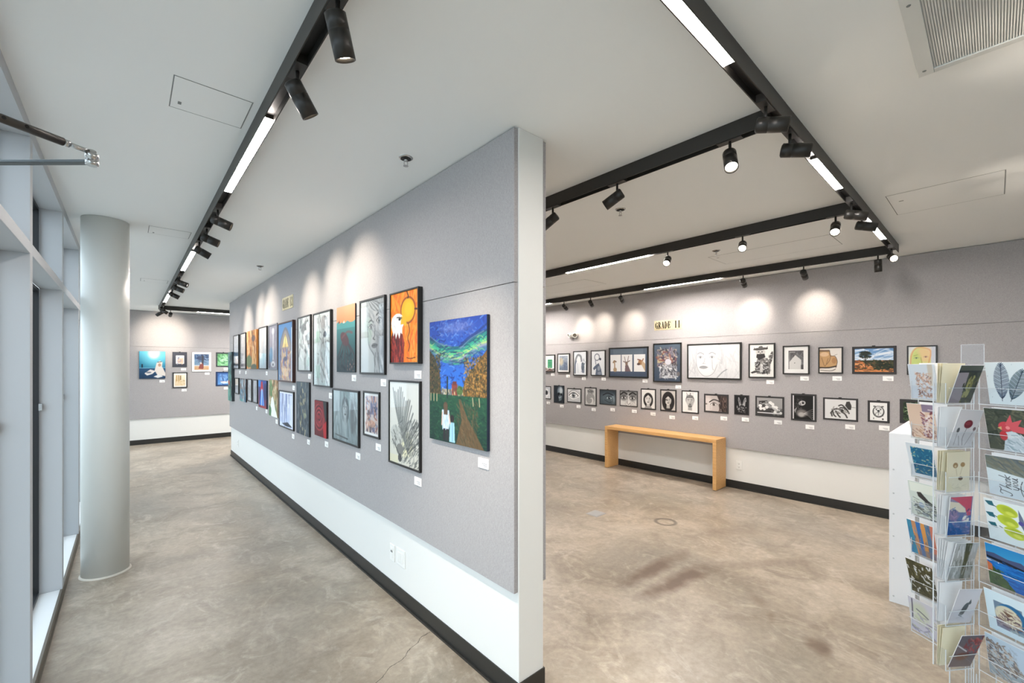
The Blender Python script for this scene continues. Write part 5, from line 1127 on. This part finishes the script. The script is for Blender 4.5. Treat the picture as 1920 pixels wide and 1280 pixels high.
def c_herb(a):
    a.b(0, 0, 1, 1, (226, 216, 190)).e(.36, .34, .11, .07, (150, 120, 84)).e(.68, .33, .1, .06, (160, 126, 84)).e(.6, .68, .1, .05, (110, 84, 60)).l([(.38, .4), (.44, .6)], .02, (190, 174, 140)).l([(.66, .4), (.58, .58)], .02, (190, 174, 140)).e(.36, .36, .05, .03, (200, 180, 140)).s_(16, (.2, .8, .8, .95), [(206, 196, 170)], .1, .02, 0, .5)
def c_thanks(a):
    a.g(0, .5, (96, 106, 108), (130, 140, 132)).s_(40, (.05, .0, 1, .42), [(110, 112, 100), (84, 94, 100), (130, 128, 110)], .4, .05, .6, .2, .6).p([(0, .32), (.4, .38), (1, .46), (1, 1), (0, 1)], (206, 218, 224))
    # script reading upwards: s runs from the bottom edge up, t to the right
    ink = (52, 56, 62)
    def st(p, u0, hu, v0, hv, w=.017): a.l([(u0 + t * hu, v0 - s * hv) for s, t in p], w, ink)
    A = (.26, .27, .93, .46)
    for p in ([(0, .2), (.06, .02), (.18, .06), (.28, .1), (.36, .0)], [(.21, .07), (.17, .5), (.1, .92), (.0, 1.0), (-.03, .85)], [(.34, 1), (.4, .5), (.47, .02)], [(.37, .85), (.45, .58), (.5, .68), (.48, .98)],
              [(.67, .62), (.59, .6), (.55, .8), (.58, .98), (.65, .85), (.68, .62), (.66, .96), (.7, .98)], [(.73, .98), (.76, .6)], [(.74, .8), (.81, .6), (.85, .7), (.83, .98)], [(.88, 1), (.93, .5), (.98, .05)], [(1.06, .58), (.91, .78), (1.02, 1.0)]): st(p, *A)
    B = (.56, .30, .93, .46)
    for p in ([(.36, .05), (.36, .38), (.44, .42), (.52, .05)], [(.52, .05), (.44, .55), (.26, .95), (.04, 1.02), (-.02, .86), (.22, .66), (.56, .62), (.86, .78)], [(.64, .08), (.58, .24), (.62, .42), (.7, .36), (.71, .14), (.64, .08)], [(.8, .06), (.78, .36), (.85, .42), (.93, .06), (.91, .4), (.97, .42)]): st(p, *B)
def c_horses(a): a.b(0, 0, 1, 1, (206, 216, 208)).b(.06, .04, 1, .3, (226, 232, 222)).p([(.3, .3), (.45, .28), (.7, .48), (.95, .6), (.95, .7), (.6, .55), (.34, .42)], (56, 54, 56)).s_(60, (.2, .5, .98, .98), [(110, 116, 110), (70, 76, 76), (170, 176, 166), (96, 110, 126)], .2, .04, .3, .5).e(.42, .66, .1, .08, (150, 170, 190))
def c_santa(a): a.g(0, 1, (150, 130, 160), (40, 90, 150)).p([(.0, .02), (.95, .0), (.95, .5), (.8, .5), (.7, .3), (.4, .16)], (190, 74, 100)).p([(.0, .12), (.4, .16), (.7, .32), (.74, .42), (.3, .4), (0, .34)], (216, 206, 190)).e(.22, .48, .24, .14, (130, 116, 150)).e(.76, .6, .15, .1, (226, 222, 216)).g(.66, 1, (40, 90, 156), (30, 76, 140), 0, 1, .8).s_(60, (0, .3, 1, 1), [(60, 110, 176), (110, 100, 150), (30, 60, 120), (170, 140, 180)], .14, .05, .5, 1, .6)
def c_pears(a):
    a.b(0, 0, 1, 1, (224, 234, 234))
    for cx, cy in ((.52, .2), (.5, .45), (.62, .70)): a.e(cx, cy, .24, .13, (190, 204, 64), rot=.25).e(cx + .04, cy - .02, .16, .08, (150, 170, 50), rot=.25, al=.6, soft=.6).e(cx + .06, cy + .05, .1, .04, (226, 232, 110), rot=.2, al=.7, soft=.6).l([(cx - .24, cy - .04), (cx - .33, cy - .08)], .02, (40, 60, 60))
    for cx, cy in ((.12, .1), (.1, .38), (.12, .62)): a.p([(cx - .1, cy - .04), (cx + .08, cy - .06), (cx + .12, cy + .06), (cx - .02, cy + .05)], (44, 104, 116))
    a.p([(.78, .1), (.86, .3), (.98, .95), (.9, .7), (.76, .42)], (104, 116, 140)).e(.8, .42, .06, .05, (84, 80, 150))
def c_stripes(a):
    a.b(0, 0, 1, 1, (70, 130, 180))
    for k, c in enumerate([(60, 140, 170), (206, 140, 90), (50, 110, 180), (226, 150, 70), (90, 120, 150), (214, 120, 90)]): a.p([(.0 + k * .17, 0), (.16 + k * .17, 0), (.26 + k * .15, 1), (.1 + k * .15, 1)], c, .9)
    a.s_(40, (0, 0, 1, 1), [(90, 150, 190), (226, 160, 110), (70, 90, 130)], .2, .04, 1.4, .2, .6).g(.8, 1, (120, 120, 140), (110, 110, 130), .3, 1, .6)
def c_trunk(a): a.g(0, 1, (186, 186, 184), (150, 150, 144)).p([(.42, 0), (.72, 0), (.66, .6), (.7, 1), (.5, 1), (.5, .5)], (84, 84, 58)).s_(50, (0, 0, 1, 1), [(206, 206, 206), (120, 122, 116), (100, 100, 84), (226, 226, 224)], .3, .05, 1.5, .15, .6)
def c_lake(a):
    a.g(0, .3, (40, 130, 190), (60, 150, 200)).p([(0, .22), (.2, .2), (.5, .26), (.8, .24), (1, .34), (1, .4), (0, .32)], (70, 84, 120)).p([(0, .3), (.5, .34), (1, .4), (1, .48), (0, .36)], (28, 34, 48)).g(.42, 1, (24, 104, 180), (20, 90, 170)).s_(80, (0, .4, 1, 1), [(40, 130, 200), (20, 80, 150), (30, 110, 190)], .3, .03, .12, .15, .7).p([(0, .44), (.1, .5), (.3, .7), (.62, 1), (0, 1)], (72, 92, 56)).p([(.0, .44), (.12, .5), (.12, .66), (0, .7)], (196, 110, 70)).s_(20, (0, .6, .4, 1), [(90, 110, 60), (60, 76, 50)], .1, .05, .6, .4).l([(.46, .62), (.74, .68)], .02, (26, 50, 70)).e(.86, .46, .02, .012, (240, 240, 240)).e(.28, .42, .015, .01, (240, 240, 240)).p([(.84, .84), (1, .86), (1, .92), (.88, .9)], (176, 60, 56))
def c_leaves(a): a.b(0, 0, 1, 1, (70, 68, 46)).s_(90, (0, 0, 1, 1), [(90, 86, 60), (50, 50, 36), (110, 104, 70)], .12, .05, .6, .8, .7).s_(34, (.05, .05, .95, .9), [(226, 228, 230), (206, 210, 214)], .1, .05, 1.1, .6, .95)
def c_oval(a): a.b(0, 0, 1, 1, (206, 224, 232)).b(.2, .22, .84, .86, (110, 130, 150)).e(.58, .5, .34, .3, (40, 104, 150), soft=.05).e(.5, .52, .3, .25, (206, 200, 176), soft=.1).s_(50, (.22, .35, .8, .84), [(120, 96, 90), (160, 140, 130), (90, 70, 76), (190, 180, 170)], .12, .04, .5, .5).p([(.38, .4), (.62, .44), (.5, .52)], (110, 84, 70)).b(.2, .8, .84, .86, (150, 180, 190), .6).p([(.2, .6), (.5, .74), (.5, .86), (.2, .86)], (120, 110, 130), .6)
def c_trees(a): a.g(0, 1, (196, 196, 206), (206, 206, 220)).e(.4, .4, .35, .3, (190, 200, 170), al=.7, soft=.6).l([(.16, .05), (.14, .3), (.1, .6)], .05, (96, 92, 110)).l([(.3, .3), (.5, .36), (.7, .44)], .05, (110, 110, 116)).s_(40, (.05, .45, .95, .98), [(176, 180, 150), (150, 146, 170), (206, 204, 214)], .2, .05, .3, .4, .7)
def c_cat(a): a.b(0, 0, 1, 1, (208, 206, 212)).e(.52, .56, .11, .17, (78, 84, 88), rot=.25).e(.66, .4, .06, .05, (78, 84, 88)).p([(.62, .36), (.66, .29), (.7, .36)], (78, 84, 88)).l([(.46, .7), (.36, .76), (.5, .8)], .03, (84, 90, 92)).l([(.3, .85), (.5, .83), (.62, .86)], .012, (150, 150, 154)).e(.46, .7, .1, .06, (84, 90, 92))
def c_coast(a): a.g(0, 1, (176, 196, 212), (150, 160, 166)).s_(130, (0, .12, .7, .8), [(140, 128, 116), (110, 100, 96), (176, 166, 156), (96, 92, 96), (190, 186, 180)], .1, .04, .7, .8, .8).s_(50, (.1, .55, .95, .98), [(206, 204, 200), (130, 116, 104), (170, 160, 150)], .14, .03, .5, .3, .8).p([(.5, .1), (1, .1), (1, .75), (.8, .6)], (176, 196, 214), .8)
def c_red(a): a.g(0, 1, (96, 92, 100), (110, 96, 100)).s_(50, (.3, .05, 1, .6), [(160, 60, 60), (120, 50, 54), (90, 84, 96), (180, 100, 96)], .2, .06, .9, .6, .8).l([(0, .3), (.3, .42), (.5, .5)], .05, (200, 200, 206)).e(.4, .66, .26, .12, (120, 70, 50), al=.8, soft=.5)

def card(wing, nn, tier, r, off, tilt, roll, w, h, fn, label, dz=0.0, group='greeting cards in the spinner rack', res=(64, 84), paper='paper', fan=None):
    """a card standing in a pocket; tilt leans its top outward, roll turns it in its own plane"""
    p = RC + wing * r + nn * off; p.z = Z0 - tier * PITCH + .003 + dz
    t = thing('greeting_card', label, 'card', p, (tilt, roll, math.atan2(nn.x, -nn.y)), group)
    part('card_stock', M[paper], t, (-w / 2, w / 2, -.0006, .0006, 0, h))
    if fn: paint(fn, res[0], res[1], h / w).build('print', w - .002, h - .002, M['print_gloss'], t, -.0011, .001)
    return t
def spares(wing, nn, tier, n, label, paper='paper', r=.12, w=.112, h=.15, off0=.006, tilt0=.02, dt=.035, dr=0.0):
    for k in range(n):
        q = card(wing, nn, tier, r + dr * k, off0 + .0045 * k, tilt0 + dt * k, 0.0, w, h, None, (ORD[n - 1 - k] + ' ' + label + ', counting back') if n > 1 else label, 0, 'spare cards ' + label.split('spare ')[-1][:40], paper=paper)
        q.name = 'envelope'
T_ = ' in the card rack'
RCOL = [(c_feathers, 'card with two dark blue feather prints'), (c_rooster, 'card with a red-combed white rooster'), (c_thanks, 'card with Thank you written in black script'), (c_pears, 'card with three green pears'), (c_lake, 'card with a bright blue lake painting'), (c_oval, 'pale blue card with a round bird picture'), (c_coast, 'card with a rocky coast watercolour')]
MCOL = [(c_lane, 'card photograph of a yellow-green lane, top of the middle column'), (c_poppy, 'white card with a dark red poppy'), (c_herb, 'cream card with dried brown flowers'), (c_santa, 'card with a red stocking cap on blue'), (c_trunk, 'card photograph of a mossy tree trunk'), (c_cat, 'white card with a sitting grey cat'), (c_red, 'card with a red and grey abstract, lowest of the middle column')]
LCOL = [(c_bouquet, 'pale blue card with a faded bouquet'), (c_deer, 'peach and violet card below the bouquet card'), (c_teal, 'white bordered teal card'), (c_horses, 'green-grey card with a dark bird'), (c_stripes, 'card with orange and blue stripes'), (c_leaves, 'olive card with white blossom flecks'), (c_trees, 'pale lilac tree card, lowest of the left column')]
for k, (fn, nm) in enumerate(RCOL):
    land = k in (2,)
    card(W1, W2, k, .134, .020, .16 + .03 * (k % 2), 0, .128, .158 if k != 2 else .15, fn, nm, res=(110, 140))
    spares(W1, W2, k, 2, 'white spare card behind the %s' % nm.replace('card with a ', '').replace('card with ', ''), r=.142, w=.126, h=.157, tilt0=.06, dt=.04)
mt = [(.30, .0), (.26, .05), (.05, -.03), (.08, .0), (.19, .02), (.24, .05), (.28, .05)]
mr = [.104, .105, .110, .108, .106, .106, .104]
for k, (fn, nm) in enumerate(MCOL):
    card(W2, W1, k, mr[k], .030, mt[k][0], mt[k][1], .102, .152, fn, nm, res=(60, 90), paper='cream_paper' if k == 2 else 'paper')
    spares(W2, W1, k, (3, 2, 3, 3, 5, 2, 3)[k], 'spare envelope behind the %s' % nm.split(', ')[0].replace('card photograph of a ', '').replace('white card with a ', '').replace('card with a ', ''), paper='cream_paper' if k in (0, 2, 6) else 'paper', r=.122, w=.100, h=.153, dt=.03)
for k, (fn, nm) in enumerate(LCOL):
    card(W3, W2, k, .150, .026, .16 + .04 * (k % 3), 0, .108, .152, fn, nm, res=(56, 80))
    spares(W3, W2, k, 1, 'white spare card behind the %s' % nm.split(', ')[0], r=.135, w=.108, h=.155)
